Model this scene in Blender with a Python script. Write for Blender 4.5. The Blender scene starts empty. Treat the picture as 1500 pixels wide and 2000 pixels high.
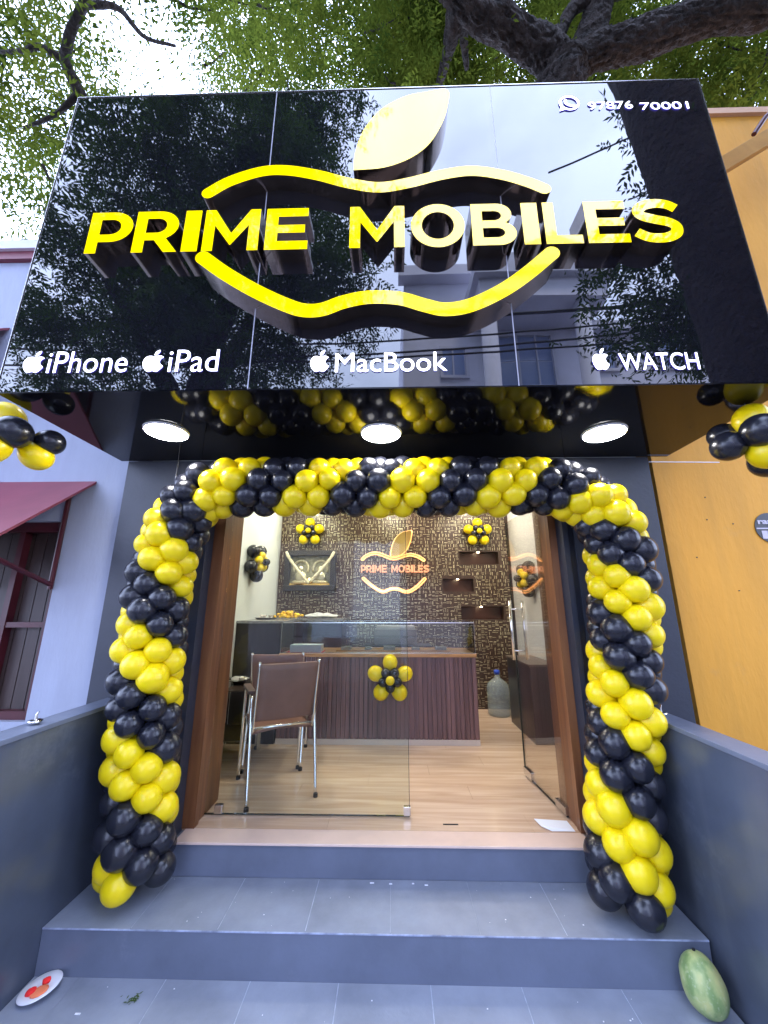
import bpy, bmesh, math, random
import numpy as np
from mathutils import Vector, Matrix, Euler, noise

random.seed(7); RNG = np.random.default_rng(7)
R = math.radians
scene = bpy.context.scene
COL = scene.collection

# ------------------------------------------------------------------ camera
cam_d = bpy.data.cameras.new('camera'); cam = bpy.data.objects.new('camera', cam_d); COL.objects.link(cam)
cam.location = (0, 0, 1.27)
cam.rotation_euler = (R(90 + 14.2), 0, R(1.3))
cam_d.sensor_fit = 'VERTICAL'; cam_d.sensor_height = 24.0
cam_d.lens = 740.0 / 2000.0 * 24.0
cam_d.clip_start = 0.02; cam_d.clip_end = 400
scene.camera = cam

# ------------------------------------------------------------------ sky
world = bpy.data.worlds.new('World'); scene.world = world; world.use_nodes = True
wn = world.node_tree; wn.nodes.clear()
SUN_EL, SUN_ROT = R(60), R(20)
out = wn.nodes.new('ShaderNodeOutputWorld'); bg = wn.nodes.new('ShaderNodeBackground')
sky = wn.nodes.new('ShaderNodeTexSky'); sky.sky_type = 'NISHITA'; sky.sun_disc = False
sky.sun_elevation = SUN_EL; sky.sun_rotation = SUN_ROT
tc = wn.nodes.new('ShaderNodeTexCoord'); mp = wn.nodes.new('ShaderNodeMapping'); mp.inputs['Scale'].default_value = (1, 1, 2.0)
nz = wn.nodes.new('ShaderNodeTexNoise'); nz.inputs['Scale'].default_value = 2.3; nz.inputs['Detail'].default_value = 6
nz.inputs['Roughness'].default_value = 0.55
rp = wn.nodes.new('ShaderNodeValToRGB'); rp.color_ramp.elements[0].position = 0.34; rp.color_ramp.elements[1].position = 0.62
rp.color_ramp.elements[0].color = (0.62, 0.62, 0.62, 1)
mx = wn.nodes.new('ShaderNodeMix'); mx.data_type = 'RGBA'
mx.inputs[7].default_value = (12.0, 14.2, 21.0, 1)
bg.inputs['Strength'].default_value = 0.15
L = wn.links.new
L(tc.outputs['Generated'], mp.inputs[0]); L(mp.outputs[0], nz.inputs['Vector']); L(nz.outputs['Fac'], rp.inputs[0])
L(rp.outputs[0], mx.inputs[0]); L(sky.outputs[0], mx.inputs[6]); L(mx.outputs[2], bg.inputs[0]); L(bg.outputs[0], out.inputs[0])

sd = bpy.data.lights.new('sun', 'SUN'); sd.energy = 1.5; sd.angle = R(14); sd.color = (1, 0.95, 0.88)
so = bpy.data.objects.new('sun', sd); COL.objects.link(so)
so.rotation_euler = (R(90) - SUN_EL, 0, R(180) - SUN_ROT)

scene.view_settings.view_transform = 'Standard'; scene.view_settings.look = 'None'
scene.view_settings.exposure = 1.65; scene.view_settings.gamma = 1.0
scene.view_settings.use_curve_mapping = False
scene.cycles.max_bounces = 8; scene.cycles.diffuse_bounces = 4; scene.cycles.glossy_bounces = 4
scene.cycles.transparent_max_bounces = 12; scene.cycles.sample_clamp_indirect = 6
scene.cycles.caustics_reflective = False

# ------------------------------------------------------------------ helpers
WL = {}
def link(o, parent=None, center=None):
    COL.objects.link(o)
    c = Vector(center) if center is not None else Vector((0, 0, 0))
    if parent is not None:
        o.parent = parent; o.location = c - WL[parent.name]
    else:
        o.location = c
    WL[o.name] = c
    return o
def tag(o, label=None, cat=None, group=None, kind=None):
    if label: o['label'] = label
    if cat: o['category'] = cat
    if group: o['group'] = group
    if kind: o['kind'] = kind
    return o
def thing(name, label, cat, loc=(0, 0, 0), group=None):
    o = bpy.data.objects.new(name, None); o.empty_display_size = 0.1
    link(o, None, loc); return tag(o, label, cat, group)
def obj(name, vf, mat, parent=None, smooth=False, mats=None, origin='center', bevel=0):
    """vf = (verts, faces) in world coordinates -> one mesh object"""
    v, f = vf[0], vf[1]
    v = [Vector(p) for p in v]
    if origin == 'center':
        lo = Vector([min(p[i] for p in v) for i in range(3)]); hi = Vector([max(p[i] for p in v) for i in range(3)])
        c = (lo + hi) / 2
    else: c = Vector(origin)
    me = bpy.data.meshes.new(name); me.from_pydata([p - c for p in v], [], f); me.update()
    if mats:
        for m in mats: me.materials.append(m)
        if len(vf) > 2: me.polygons.foreach_set('material_index', vf[2])
    else: me.materials.append(mat)
    if smooth: me.polygons.foreach_set('use_smooth', [True] * len(me.polygons))
    o = bpy.data.objects.new(name, me); link(o, parent, c)
    if bevel:
        bm = bmesh.new(); bm.from_mesh(me)
        bmesh.ops.bevel(bm, geom=bm.edges[:], offset=bevel, segments=2, profile=0.7, affect='EDGES')
        bm.to_mesh(me); bm.free()
    return o
def cat(*vfs):
    V, F = [], []
    for v, f in vfs:
        n = len(V); V += list(v); F += [tuple(i + n for i in g) for g in f]
    return V, F
def box(x0, x1, y0, y1, z0, z1):
    v = [(x, y, z) for z in (z0, z1) for y in (y0, y1) for x in (x0, x1)]
    f = [(0, 2, 3, 1), (4, 5, 7, 6), (0, 1, 5, 4), (2, 6, 7, 3), (0, 4, 6, 2), (1, 3, 7, 5)]
    return v, f
def tube(pts, rad, seg=10, cap=True, rough=0, rseed=0, closed=False):
    pts = [Vector(p) for p in pts]; n = len(pts)
    if not hasattr(rad, '__len__'): rad = [rad] * n
    V, F = [], []
    up = Vector((0, 0, 1)); prev = None
    for i, p in enumerate(pts):
        if closed: t = (pts[(i + 1) % n] - pts[i - 1]).normalized()
        else: t = (pts[min(i + 1, n - 1)] - pts[max(i - 1, 0)]).normalized()
        if prev is None:
            a = t.orthogonal().normalized()
            if abs(t.z) < 0.9: a = t.cross(up).normalized()
        else: a = (prev - t * prev.dot(t)).normalized()
        prev = a; b = t.cross(a)
        for k in range(seg):
            an = 2 * math.pi * k / seg
            d = a * math.cos(an) + b * math.sin(an)
            r = rad[i]
            if rough:
                q = p + d * r
                h = noise.noise(Vector((q.x, q.y, q.z)) * 2.2 + Vector((rseed, 0, 0)))
                g = abs(noise.noise(Vector((math.cos(an) * 4.2, math.sin(an) * 4.2, i * 0.16 + rseed))))
                g2 = abs(noise.noise(Vector((math.cos(an + i * 0.02) * 9, math.sin(an + i * 0.02) * 9, i * 0.45 + rseed))))
                r *= 1 + rough * (h * 1.2 - g * 1.5 - g2 * 0.9)
            V.append(p + d * r)
    m = n if closed else n - 1
    for i in range(m):
        for k in range(seg):
            j = (i + 1) % n
            F.append((i * seg + k, i * seg + (k + 1) % seg, j * seg + (k + 1) % seg, j * seg + k))
    if cap and not closed:
        F.append(tuple(range(seg))[::-1]); F.append(tuple((n - 1) * seg + k for k in range(seg)))
    return V, F
def smooth_path(pts, n=8):
    pts = [Vector(p) for p in pts]; out = []
    P = [pts[0] * 2 - pts[1]] + pts + [pts[-1] * 2 - pts[-2]]
    for i in range(1, len(P) - 2):
        for k in range(n):
            t = k / n
            out.append(0.5 * ((2 * P[i]) + (P[i + 1] - P[i - 1]) * t + (2 * P[i - 1] - 5 * P[i] + 4 * P[i + 1] - P[i + 2]) * t * t
                              + (3 * P[i] - P[i - 1] - 3 * P[i + 1] + P[i + 2]) * t ** 3))
    out.append(pts[-1]); return out
def lathe(profile, c, seg=24, axis='z'):
    V, F = [], []
    for r, h in profile:
        for k in range(seg):
            a = 2 * math.pi * k / seg
            if axis == 'z': V.append((c[0] + r * math.cos(a), c[1] + r * math.sin(a), c[2] + h))
            else: V.append((c[0] + r * math.cos(a), c[1] + h, c[2] + r * math.sin(a)))
    n = len(profile)
    for i in range(n - 1):
        for k in range(seg):
            q = (i * seg + k, i * seg + (k + 1) % seg, (i + 1) * seg + (k + 1) % seg, (i + 1) * seg + k)
            F.append(q if axis == 'z' else q[::-1])
    F.append(tuple(range(seg))[::-1] if axis == 'z' else tuple(range(seg)))
    e = tuple((n - 1) * seg + k for k in range(seg)); F.append(e if axis == 'z' else e[::-1])
    return V, F
def sphere(c, rx, ry, rz, seg=16, rings=10):
    V, F = [], []
    V.append((c[0], c[1], c[2] - rz))
    for i in range(1, rings):
        th = math.pi * i / rings
        for k in range(seg):
            a = 2 * math.pi * k / seg
            V.append((c[0] + rx * math.sin(th) * math.cos(a), c[1] + ry * math.sin(th) * math.sin(a), c[2] - rz * math.cos(th)))
    V.append((c[0], c[1], c[2] + rz)); top = len(V) - 1
    for k in range(seg): F.append((0, 1 + (k + 1) % seg, 1 + k))
    for i in range(rings - 2):
        for k in range(seg):
            a = 1 + i * seg
            F.append((a + k, a + (k + 1) % seg, a + seg + (k + 1) % seg, a + seg + k))
    a = 1 + (rings - 2) * seg
    for k in range(seg): F.append((a + k, a + (k + 1) % seg, top))
    return V, F
def prism_x(poly, x0, x1):   # polygon in (y,z) extruded along x
    n = len(poly); V = [(x0, y, z) for y, z in poly] + [(x1, y, z) for y, z in poly]
    F = [tuple(range(n)), tuple(range(2 * n - 1, n - 1, -1))] + [(i, i + n, (i + 1) % n + n, (i + 1) % n) for i in range(n)]
    return V, F
def prism_y(poly, y0, y1):   # polygon in (x,z) extruded along y
    n = len(poly); V = [(x, y0, z) for x, z in poly] + [(x, y1, z) for x, z in poly]
    F = [tuple(range(n)), tuple(range(2 * n - 1, n - 1, -1))] + [(i, i + n, (i + 1) % n + n, (i + 1) % n) for i in range(n)]
    return V, F
def fixn(o):
    bm = bmesh.new(); bm.from_mesh(o.data); bmesh.ops.recalc_face_normals(bm, faces=bm.faces[:]); bm.to_mesh(o.data); bm.free(); return o
def copy_tree(o, parent=None):
    c = o.copy(); COL.objects.link(c); c.parent = parent
    for ch in list(o.children): copy_tree(ch, c)
    return c

# ------------------------------------------------------------------ materials
MATS = {}
def mat(name, col=(0.5, 0.5, 0.5), rough=0.5, metal=0.0, ior=1.45, emit=None, es=0, coat=0, sss=0,
        var=0, vscale=4.0, bump=0, bscale=20.0, stretch=(1, 1, 1), rvar=0, spec=0.5, dirt=None, bdet=5):
    m = bpy.data.materials.new(name); m.use_nodes = True; nt = m.node_tree
    b = nt.nodes['Principled BSDF']
    b.inputs['Base Color'].default_value = (*col, 1); b.inputs['Roughness'].default_value = rough
    b.inputs['Metallic'].default_value = metal; b.inputs['IOR'].default_value = ior
    b.inputs['Specular IOR Level'].default_value = spec
    b.inputs['Coat Weight'].default_value = coat
    if sss: b.inputs['Subsurface Weight'].default_value = sss; b.inputs['Subsurface Radius'].default_value = (0.05, 0.04, 0.01); b.inputs['Subsurface Scale'].default_value = 0.3
    if emit: b.inputs['Emission Color'].default_value = (*emit, 1); b.inputs['Emission Strength'].default_value = es
    if var or bump or rvar or dirt:
        tc = nt.nodes.new('ShaderNodeTexCoord'); mp = nt.nodes.new('ShaderNodeMapping'); mp.inputs['Scale'].default_value = stretch
        geo = nt.nodes.new('ShaderNodeNewGeometry')
        nt.links.new(geo.outputs['Position'], mp.inputs[0])
    if var:
        n = nt.nodes.new('ShaderNodeTexNoise'); n.inputs['Scale'].default_value = vscale; n.inputs['Detail'].default_value = 7; n.inputs['Roughness'].default_value = 0.6
        nt.links.new(mp.outputs[0], n.inputs['Vector'])
        r = nt.nodes.new('ShaderNodeValToRGB'); r.color_ramp.elements[0].position = 0.3; r.color_ramp.elements[1].position = 0.7
        r.color_ramp.elements[0].color = (*[c * (1 - var) for c in col], 1); r.color_ramp.elements[1].color = (*[min(1, c * (1 + var)) for c in col], 1)
        nt.links.new(n.outputs['Fac'], r.inputs[0]); last = r.outputs[0]
        if dirt:
            n3 = nt.nodes.new('ShaderNodeTexNoise'); n3.inputs['Scale'].default_value = dirt[1]; n3.inputs['Detail'].default_value = 9; n3.inputs['Roughness'].default_value = 0.7
            nt.links.new(geo.outputs['Position'], n3.inputs['Vector'])
            r3 = nt.nodes.new('ShaderNodeValToRGB'); r3.color_ramp.elements[0].position = dirt[2]; r3.color_ramp.elements[1].position = dirt[2] + 0.1
            r3.color_ramp.elements[1].color = (dirt[3],) * 3 + (1,)
            nt.links.new(n3.outputs['Fac'], r3.inputs[0])
            mm = nt.nodes.new('ShaderNodeMix'); mm.data_type = 'RGBA'; mm.inputs[7].default_value = (*dirt[0], 1)
            nt.links.new(r3.outputs[0], mm.inputs[0]); nt.links.new(last, mm.inputs[6]); last = mm.outputs[2]
        nt.links.new(last, b.inputs['Base Color'])
    if rvar:
        n4 = nt.nodes.new('ShaderNodeTexNoise'); n4.inputs['Scale'].default_value = vscale * 1.7; n4.inputs['Detail'].default_value = 4
        nt.links.new(mp.outputs[0], n4.inputs['Vector'])
        mr = nt.nodes.new('ShaderNodeMapRange'); mr.inputs['From Min'].default_value = 0.3; mr.inputs['From Max'].default_value = 0.7
        mr.inputs['To Min'].default_value = max(0, rough - rvar); mr.inputs['To Max'].default_value = rough + rvar
        nt.links.new(n4.outputs['Fac'], mr.inputs['Value']); nt.links.new(mr.outputs[0], b.inputs['Roughness'])
    if bump:
        n2 = nt.nodes.new('ShaderNodeTexNoise'); n2.inputs['Scale'].default_value = bscale; n2.inputs['Detail'].default_value = bdet
        nt.links.new(mp.outputs[0], n2.inputs['Vector'])
        bp = nt.nodes.new('ShaderNodeBump'); bp.inputs['Strength'].default_value = 1.0; bp.inputs['Distance'].default_value = bump
        nt.links.new(n2.outputs['Fac'], bp.inputs['Height']); nt.links.new(bp.outputs[0], b.inputs['Normal'])
    MATS[name] = m; return m

M_black = mat('black_acrylic', (0.006, 0.006, 0.009), 0.012, ior=1.92, bump=0.0034, bscale=1.2, stretch=(2.0, 1, 0.5), bdet=0.6)
M_soff = mat('black_gloss_soffit', (0.005, 0.005, 0.008), 0.06, ior=1.27, bump=0.0008, bscale=2.5)
M_grey = mat('grey_paint', (0.030, 0.035, 0.050), 0.42, var=0.16, vscale=2.2, bump=0.0012, bscale=40, rvar=0.08)
M_dirt_step = ((0.33, 0.35, 0.40), 1.9, 0.60, 0.35)
M_step = mat('slate_tile', (0.215, 0.243, 0.305), 0.42, var=0.22, vscale=3.0, bump=0.0009, bscale=60, rvar=0.12, dirt=M_dirt_step)
M_riser = mat('blue_grey_riser', (0.125, 0.146, 0.20), 0.4, var=0.2, vscale=2.0, bump=0.0008, bscale=35, rvar=0.1, dirt=((0.25, 0.27, 0.33), 2.5, 0.62, 0.3))
M_grout = mat('pale_grout', (0.36, 0.40, 0.50), 0.8, var=0.3, vscale=20)
M_parapet = mat('grey_satin_paint', (0.066, 0.080, 0.112), 0.2, var=0.2, vscale=1.6, bump=0.004, bscale=3.5, rvar=0.08, ior=1.5, dirt=((0.17, 0.19, 0.22), 1.3, 0.56, 0.35))
M_white = mat('lavender_wall', (0.315, 0.345, 0.44), 0.75, var=0.12, vscale=1.4, stretch=(1.5, 1.5, 0.5), bump=0.002, bscale=30, dirt=((0.30, 0.31, 0.42), 1.6, 0.62, 0.4))
M_orange = mat('ochre_wall', (0.60, 0.275, 0.025), 0.7, var=0.14, vscale=1.2, stretch=(1.5, 1.5, 0.5), bump=0.002, bscale=25, dirt=((0.50, 0.26, 0.07), 2.1, 0.60, 0.5))
def weather(m, streak, amount, crack=0.0, cscale=1.3):
    nt = m.node_tree; b = nt.nodes['Principled BSDF']; lk = b.inputs['Base Color'].links[0]; src = lk.from_socket
    g = nt.nodes.new('ShaderNodeNewGeometry'); mp = nt.nodes.new('ShaderNodeMapping'); mp.inputs['Scale'].default_value = (7, 7, 0.35)
    nt.links.new(g.outputs['Position'], mp.inputs[0])
    n = nt.nodes.new('ShaderNodeTexNoise'); n.inputs['Scale'].default_value = 1.0; n.inputs['Detail'].default_value = 6; nt.links.new(mp.outputs[0], n.inputs['Vector'])
    mr = nt.nodes.new('ShaderNodeMapRange'); mr.inputs['From Min'].default_value = 0.52; mr.inputs['From Max'].default_value = 0.75; mr.inputs['To Max'].default_value = amount
    nt.links.new(n.outputs['Fac'], mr.inputs['Value'])
    mx_ = nt.nodes.new('ShaderNodeMix'); mx_.data_type = 'RGBA'; mx_.inputs[7].default_value = (*streak, 1)
    nt.links.new(mr.outputs[0], mx_.inputs[0]); nt.links.new(src, mx_.inputs[6]); last = mx_.outputs[2]
    if crack:
        v = nt.nodes.new('ShaderNodeTexVoronoi'); v.feature = 'DISTANCE_TO_EDGE'; v.inputs['Scale'].default_value = cscale
        nn = nt.nodes.new('ShaderNodeTexNoise'); nn.inputs['Scale'].default_value = 3; nn.inputs['Detail'].default_value = 6
        va = nt.nodes.new('ShaderNodeVectorMath'); va.operation = 'MULTIPLY_ADD'; va.inputs[1].default_value = (0.5, 0.5, 0.5)
        nt.links.new(g.outputs['Position'], nn.inputs['Vector']); nt.links.new(nn.outputs['Color'], va.inputs[0]); nt.links.new(g.outputs['Position'], va.inputs[2]); nt.links.new(va.outputs[0], v.inputs['Vector'])
        m2 = nt.nodes.new('ShaderNodeMapRange'); m2.inputs['From Min'].default_value = 0.0; m2.inputs['From Max'].default_value = 0.006; m2.inputs['To Min'].default_value = crack; m2.inputs['To Max'].default_value = 0
        nt.links.new(v.outputs['Distance'], m2.inputs['Value'])
        m3 = nt.nodes.new('ShaderNodeMix'); m3.data_type = 'RGBA'; m3.inputs[7].default_value = (*[c * 0.45 for c in streak], 1)
        nt.links.new(m2.outputs[0], m3.inputs[0]); nt.links.new(last, m3.inputs[6]); last = m3.outputs[2]
    nt.links.new(last, b.inputs['Base Color'])
weather(M_orange, (0.44, 0.22, 0.03), 0.4); weather(M_white, (0.25, 0.27, 0.34), 0.4)
weather(M_parapet, (0.12, 0.13, 0.15), 0.35)
M_maroon = mat('maroon_metal', (0.20, 0.045, 0.065), 0.5, var=0.15, vscale=3, bump=0.0006, bscale=14)
M_maroond = mat('dark_maroon_paint', (0.06, 0.008, 0.014), 0.4, var=0.2)
M_brownsh = mat('brown_shutter', (0.045, 0.028, 0.025), 0.45, var=0.3, vscale=6, stretch=(4, 4, 0.4))
M_glassdark = mat('dark_window_glass', (0.02, 0.022, 0.028), 0.08)
M_yel = mat('yellow_latex', (0.78, 0.60, 0.003), 0.3, sss=0.3, ior=1.45)
M_blk = mat('black_latex', (0.011, 0.012, 0.019), 0.26, ior=1.5)
M_chrome = mat('chrome', (0.75, 0.74, 0.73), 0.12, metal=1)
M_steel = mat('brushed_steel', (0.62, 0.6, 0.58), 0.25, metal=1)
M_side = mat('letter_return_metal', (0.26, 0.20, 0.17), 0.12, metal=0.95, var=0.2, vscale=12)
M_gold = mat('gold_mirror', (0.95, 0.62, 0.22), 0.12, metal=1, bump=0.0005, bscale=30)
M_sling = mat('brown_sling', (0.21, 0.10, 0.072), 0.5, var=0.1, vscale=8, bump=0.0006, bscale=300)
M_leather = mat('dark_brown_arm', (0.07, 0.035, 0.028), 0.45)
M_cab = mat('dark_laminate', (0.022, 0.018, 0.018), 0.3, var=0.35, vscale=3, stretch=(8, 8, 0.4))
M_whitein = mat('interior_white_wall', (0.66, 0.69, 0.68), 0.6, var=0.03, vscale=1.5)
M_ceil = mat('ceiling_white', (0.7, 0.69, 0.66), 0.7)
M_ctop = mat('counter_wood_top', (0.42, 0.22, 0.085), 0.3, var=0.3, vscale=6, stretch=(0.6, 6, 6))
M_stone = mat('grey_granite', (0.22, 0.22, 0.21), 0.25, var=0.3, vscale=30)
M_mel = None
M_plastic = mat('white_plastic', (0.75, 0.77, 0.84), 0.35)
M_red = mat('red_kumkum', (0.75, 0.02, 0.02), 0.8, bump=0.003, bscale=80)
M_card = mat('white_paper', (0.75, 0.8, 0.9), 0.6)
M_tile = mat('mosaic_brown', (0.050, 0.027, 0.019), 0.28, var=0.5, vscale=30)
M_inlay = mat('mosaic_gold_inlay', (0.95, 0.76, 0.48), 0.3, metal=0.4, var=0.4, vscale=40)
M_niche = mat('niche_brown', (0.06, 0.02, 0.012), 0.35)
M_asph = mat('asphalt', (0.05, 0.05, 0.052), 0.85, var=0.3, vscale=3, bump=0.004, bscale=80)
M_pave = mat('pavement', (0.22, 0.21, 0.2), 0.85, var=0.2, vscale=2, bump=0.003, bscale=30)
M_bld = mat('lavender_render', (0.72, 0.72, 0.84), 0.85, var=0.12, vscale=0.8)
M_bldtrim = mat('grey_trim', (0.66, 0.66, 0.76), 0.8, var=0.1, vscale=1)
M_winblue = mat('sky_glass', (0.28, 0.36, 0.6), 0.1, ior=1.6)
M_cable = mat('black_cable', (0.01, 0.01, 0.012), 0.6)
M_green = mat('fallen_green', (0.05, 0.09, 0.02), 0.7)
M_bark = mat('bark', (0.017, 0.0115, 0.009), 0.9, var=0.7, vscale=9, bump=0.09, bscale=16, stretch=(1, 1, 1))
M_em = mat('white_letter_glow', (0.9, 0.9, 1.0), 0.25, emit=(0.86, 0.88, 1.0), es=1.6)
M_halo = mat('blue_halo', (0.05, 0.05, 0.2), 0.5, emit=(0.16, 0.12, 1.0), es=0.18)
M_ye = mat('yellow_letter_face', (0.80, 0.60, 0.0), 0.03, ior=1.56, emit=(1.0, 0.68, 0.0), es=0.27, bump=0.0006, bscale=5)
M_rim = mat('yellow_letter_trim', (1.0, 0.9, 0.3), 0.2, emit=(1.0, 0.86, 0.35), es=0.6)
M_led = mat('led_panel', (1, 1, 1), 0.5, emit=(1.0, 0.98, 0.97), es=30)
M_led_in = mat('led_panel_warm', (1, 1, 1), 0.5, emit=(1.0, 0.90, 0.74), es=84)
M_spot = mat('niche_spot_lamp', (1, 1, 1), 0.5, emit=(1.0, 0.8, 0.5), es=30)
M_warm = mat('warm_led_strip', (1, 0.6, 0.3), 0.5, emit=(1.0, 0.34, 0.07), es=0.8)
M_ledrim = mat('lamp_rim_white', (0.7, 0.7, 0.72), 0.4)
M_dark = mat('near_black', (0.008, 0.008, 0.010), 0.4)
M_shut = mat('black_guide_rail', (0.016, 0.018, 0.025), 0.3)

def wood_mat(name, c0, c1, rough, stretch, scale=1.0, ring=1.0):
    m = bpy.data.materials.new(name); m.use_nodes = True; nt = m.node_tree; b = nt.nodes['Principled BSDF']
    g = nt.nodes.new('ShaderNodeNewGeometry'); mp = nt.nodes.new('ShaderNodeMapping'); mp.inputs['Scale'].default_value = stretch
    nt.links.new(g.outputs['Position'], mp.inputs[0])
    n = nt.nodes.new('ShaderNodeTexNoise'); n.inputs['Scale'].default_value = scale; n.inputs['Detail'].default_value = 8; n.inputs['Distortion'].default_value = 0.8 * ring
    nt.links.new(mp.outputs[0], n.inputs['Vector'])
    r = nt.nodes.new('ShaderNodeValToRGB'); r.color_ramp.elements[0].position = 0.35; r.color_ramp.elements[1].position = 0.66
    r.color_ramp.elements[0].color = (*c0, 1); r.color_ramp.elements[1].color = (*c1, 1)
    nt.links.new(n.outputs['Fac'], r.inputs[0]); nt.links.new(r.outputs[0], b.inputs['Base Color'])
    b.inputs['Roughness'].default_value = rough
    return m
M_floor = wood_mat('pale_wood_floor', (0.50, 0.345, 0.235), (0.66, 0.50, 0.37), 0.16, (0.5, 7, 7), 2.4)
M_jamb = wood_mat('orange_teak', (0.12, 0.044, 0.018), (0.23, 0.098, 0.040), 0.35, (9, 9, 0.5), 1.6)
M_front = wood_mat('counter_veneer', (0.07, 0.035, 0.036), (0.19, 0.10, 0.097), 0.35, (18, 18, 0.25), 1.6)
M_board = wood_mat('yellow_bamboo', (0.30, 0.13, 0.02), (0.46, 0.23, 0.04), 0.5, (2, 2, 2), 2.0)

def glass_mat(name, tint=(0.93, 0.97, 0.95), refl=1.0):
    m = bpy.data.materials.new(name); m.use_nodes = True; nt = m.node_tree; nt.nodes.clear()
    o = nt.nodes.new('ShaderNodeOutputMaterial'); mi = nt.nodes.new('ShaderNodeMixShader')
    t = nt.nodes.new('ShaderNodeBsdfTransparent'); t.inputs[0].default_value = (*tint, 1)
    g = nt.nodes.new('ShaderNodeBsdfGlossy'); g.inputs['Roughness'].default_value = 0.0
    fr = nt.nodes.new('ShaderNodeFresnel'); fr.inputs['IOR'].default_value = 1.5
    ma = nt.nodes.new('ShaderNodeMath'); ma.operation = 'MULTIPLY'; ma.inputs[1].default_value = refl
    nt.links.new(fr.outputs[0], ma.inputs[0]); nt.links.new(ma.outputs[0], mi.inputs[0])
    nt.links.new(t.outputs[0], mi.inputs[1]); nt.links.new(g.outputs[0], mi.inputs[2]); nt.links.new(mi.outputs[0], o.inputs[0])
    return m
M_glass = glass_mat('clear_glass', refl=0.35); M_dglass = glass_mat('bronze_tint_glass', (0.965, 0.95, 0.93), 0.4)
M_case = glass_mat('display_glass', (0.88, 0.91, 0.89), 1.3)
M_gedge = mat('glass_edge_dark', (0.03, 0.04, 0.035), 0.2)
M_jug = bpy.data.materials.new('water_jug_plastic'); M_jug.use_nodes = True
_b = M_jug.node_tree.nodes['Principled BSDF']; _b.inputs['Base Color'].default_value = (0.30, 0.36, 0.37, 1); _b.inputs['Roughness'].default_value = 0.12; _b.inputs['Alpha'].default_value = 0.5

def leaf_mat(name, c0, c1, trans):
    m = bpy.data.materials.new(name); m.use_nodes = True; nt = m.node_tree; nt.nodes.clear()
    o = nt.nodes.new('ShaderNodeOutputMaterial'); mi = nt.nodes.new('ShaderNodeMixShader'); mi.inputs[0].default_value = trans
    d = nt.nodes.new('ShaderNodeBsdfDiffuse'); t = nt.nodes.new('ShaderNodeBsdfTranslucent')
    g = nt.nodes.new('ShaderNodeNewGeometry'); n = nt.nodes.new('ShaderNodeTexNoise'); n.inputs['Scale'].default_value = 1.6; n.inputs['Detail'].default_value = 4
    nt.links.new(g.outputs['Position'], n.inputs['Vector'])
    r = nt.nodes.new('ShaderNodeValToRGB'); r.color_ramp.elements[0].position = 0.35; r.color_ramp.elements[1].position = 0.65
    r.color_ramp.elements[0].color = (*c0, 1); r.color_ramp.elements[1].color = (*c1, 1)
    nt.links.new(n.outputs['Fac'], r.inputs[0]); nt.links.new(r.outputs[0], d.inputs[0]); nt.links.new(r.outputs[0], t.inputs[0])
    nt.links.new(d.outputs[0], mi.inputs[1]); nt.links.new(t.outputs[0], mi.inputs[2]); nt.links.new(mi.outputs[0], o.inputs[0])
    return m
M_leaf = leaf_mat('neem_leaf', (0.035, 0.062, 0.010), (0.13, 0.165, 0.022), 0.45)
M_leafd = leaf_mat('dark_leaf', (0.025, 0.055, 0.014), (0.055, 0.10, 0.02), 0.35)

# ------------------------------------------------------------------ setting: ground
o = obj('ground', box(-60, 60, -60, 60, -0.9, -0.504), M_pave); tag(o, kind='structure')
o = obj('road', box(-60, 60, -4.6, -0.9, -0.6, -0.5), M_asph); tag(o, kind='structure')

M_edge = mat('tile_edge_highlight', (0.30, 0.34, 0.46), 0.5, var=0.5, vscale=14)  # pale worn arris, with the highlight along the tread edge painted into its colour
# steps with separate tiles
XL, XR = -1.63, 1.40
def step(y0, y1, ztop, zbot, joints, faint):
    s = obj('step', box(XL, XR, y0 + 0.012, y1, zbot, ztop - 0.0022), M_grout); tag(s, kind='structure')
    ed = [XL] + joints + [XR]
    for a, b in zip(ed[:-1], ed[1:]):
        ga = 0.0007 if a in faint or a == XL else 0.0022; gb = 0.0007 if b in faint or b == XR else 0.0022
        obj('tile', box(a + ga, b - gb, y0 + 0.0035, y1, ztop - 0.0021, ztop + random.uniform(-0.0002, 0.0002)), M_step, s)
    obj('edge_highlight', box(XL + 0.001, XR - 0.001, y0, y0 + 0.0034, ztop - 0.006, ztop - 0.0004), M_edge, s)
    r = obj('riser', box(XL, XR, y0 + 0.0036, y0 + 0.0118, zbot, ztop - 0.0024), M_riser, s)
    return s
step(2.135, 2.49, -0.165, -0.345, [-1.22, -0.816, -0.41, -0.02, 0.39, 0.78, 1.17], (-0.02, 0.39, 1.17))
step(1.50, 2.150, -0.345, -0.502, [-1.42, -1.026, -0.645, -0.25, 0.157, 0.555, 0.987], (-1.42,))
s = obj('doorstep', box(XL, XR, 2.4985, 2.62, -0.345, -0.012), M_riser); tag(s, kind='structure')
obj('riser', box(XL + 0.002, XR - 0.002, 2.4905, 2.498, -0.164, -0.014), M_riser, s)
obj('threshold', box(-1.235, 1.095, 2.478, 2.62, -0.0118, 0.001), mat('pale_nosing', (0.66, 0.50, 0.42), 0.3, var=0.08), s, bevel=0.004)
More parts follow.
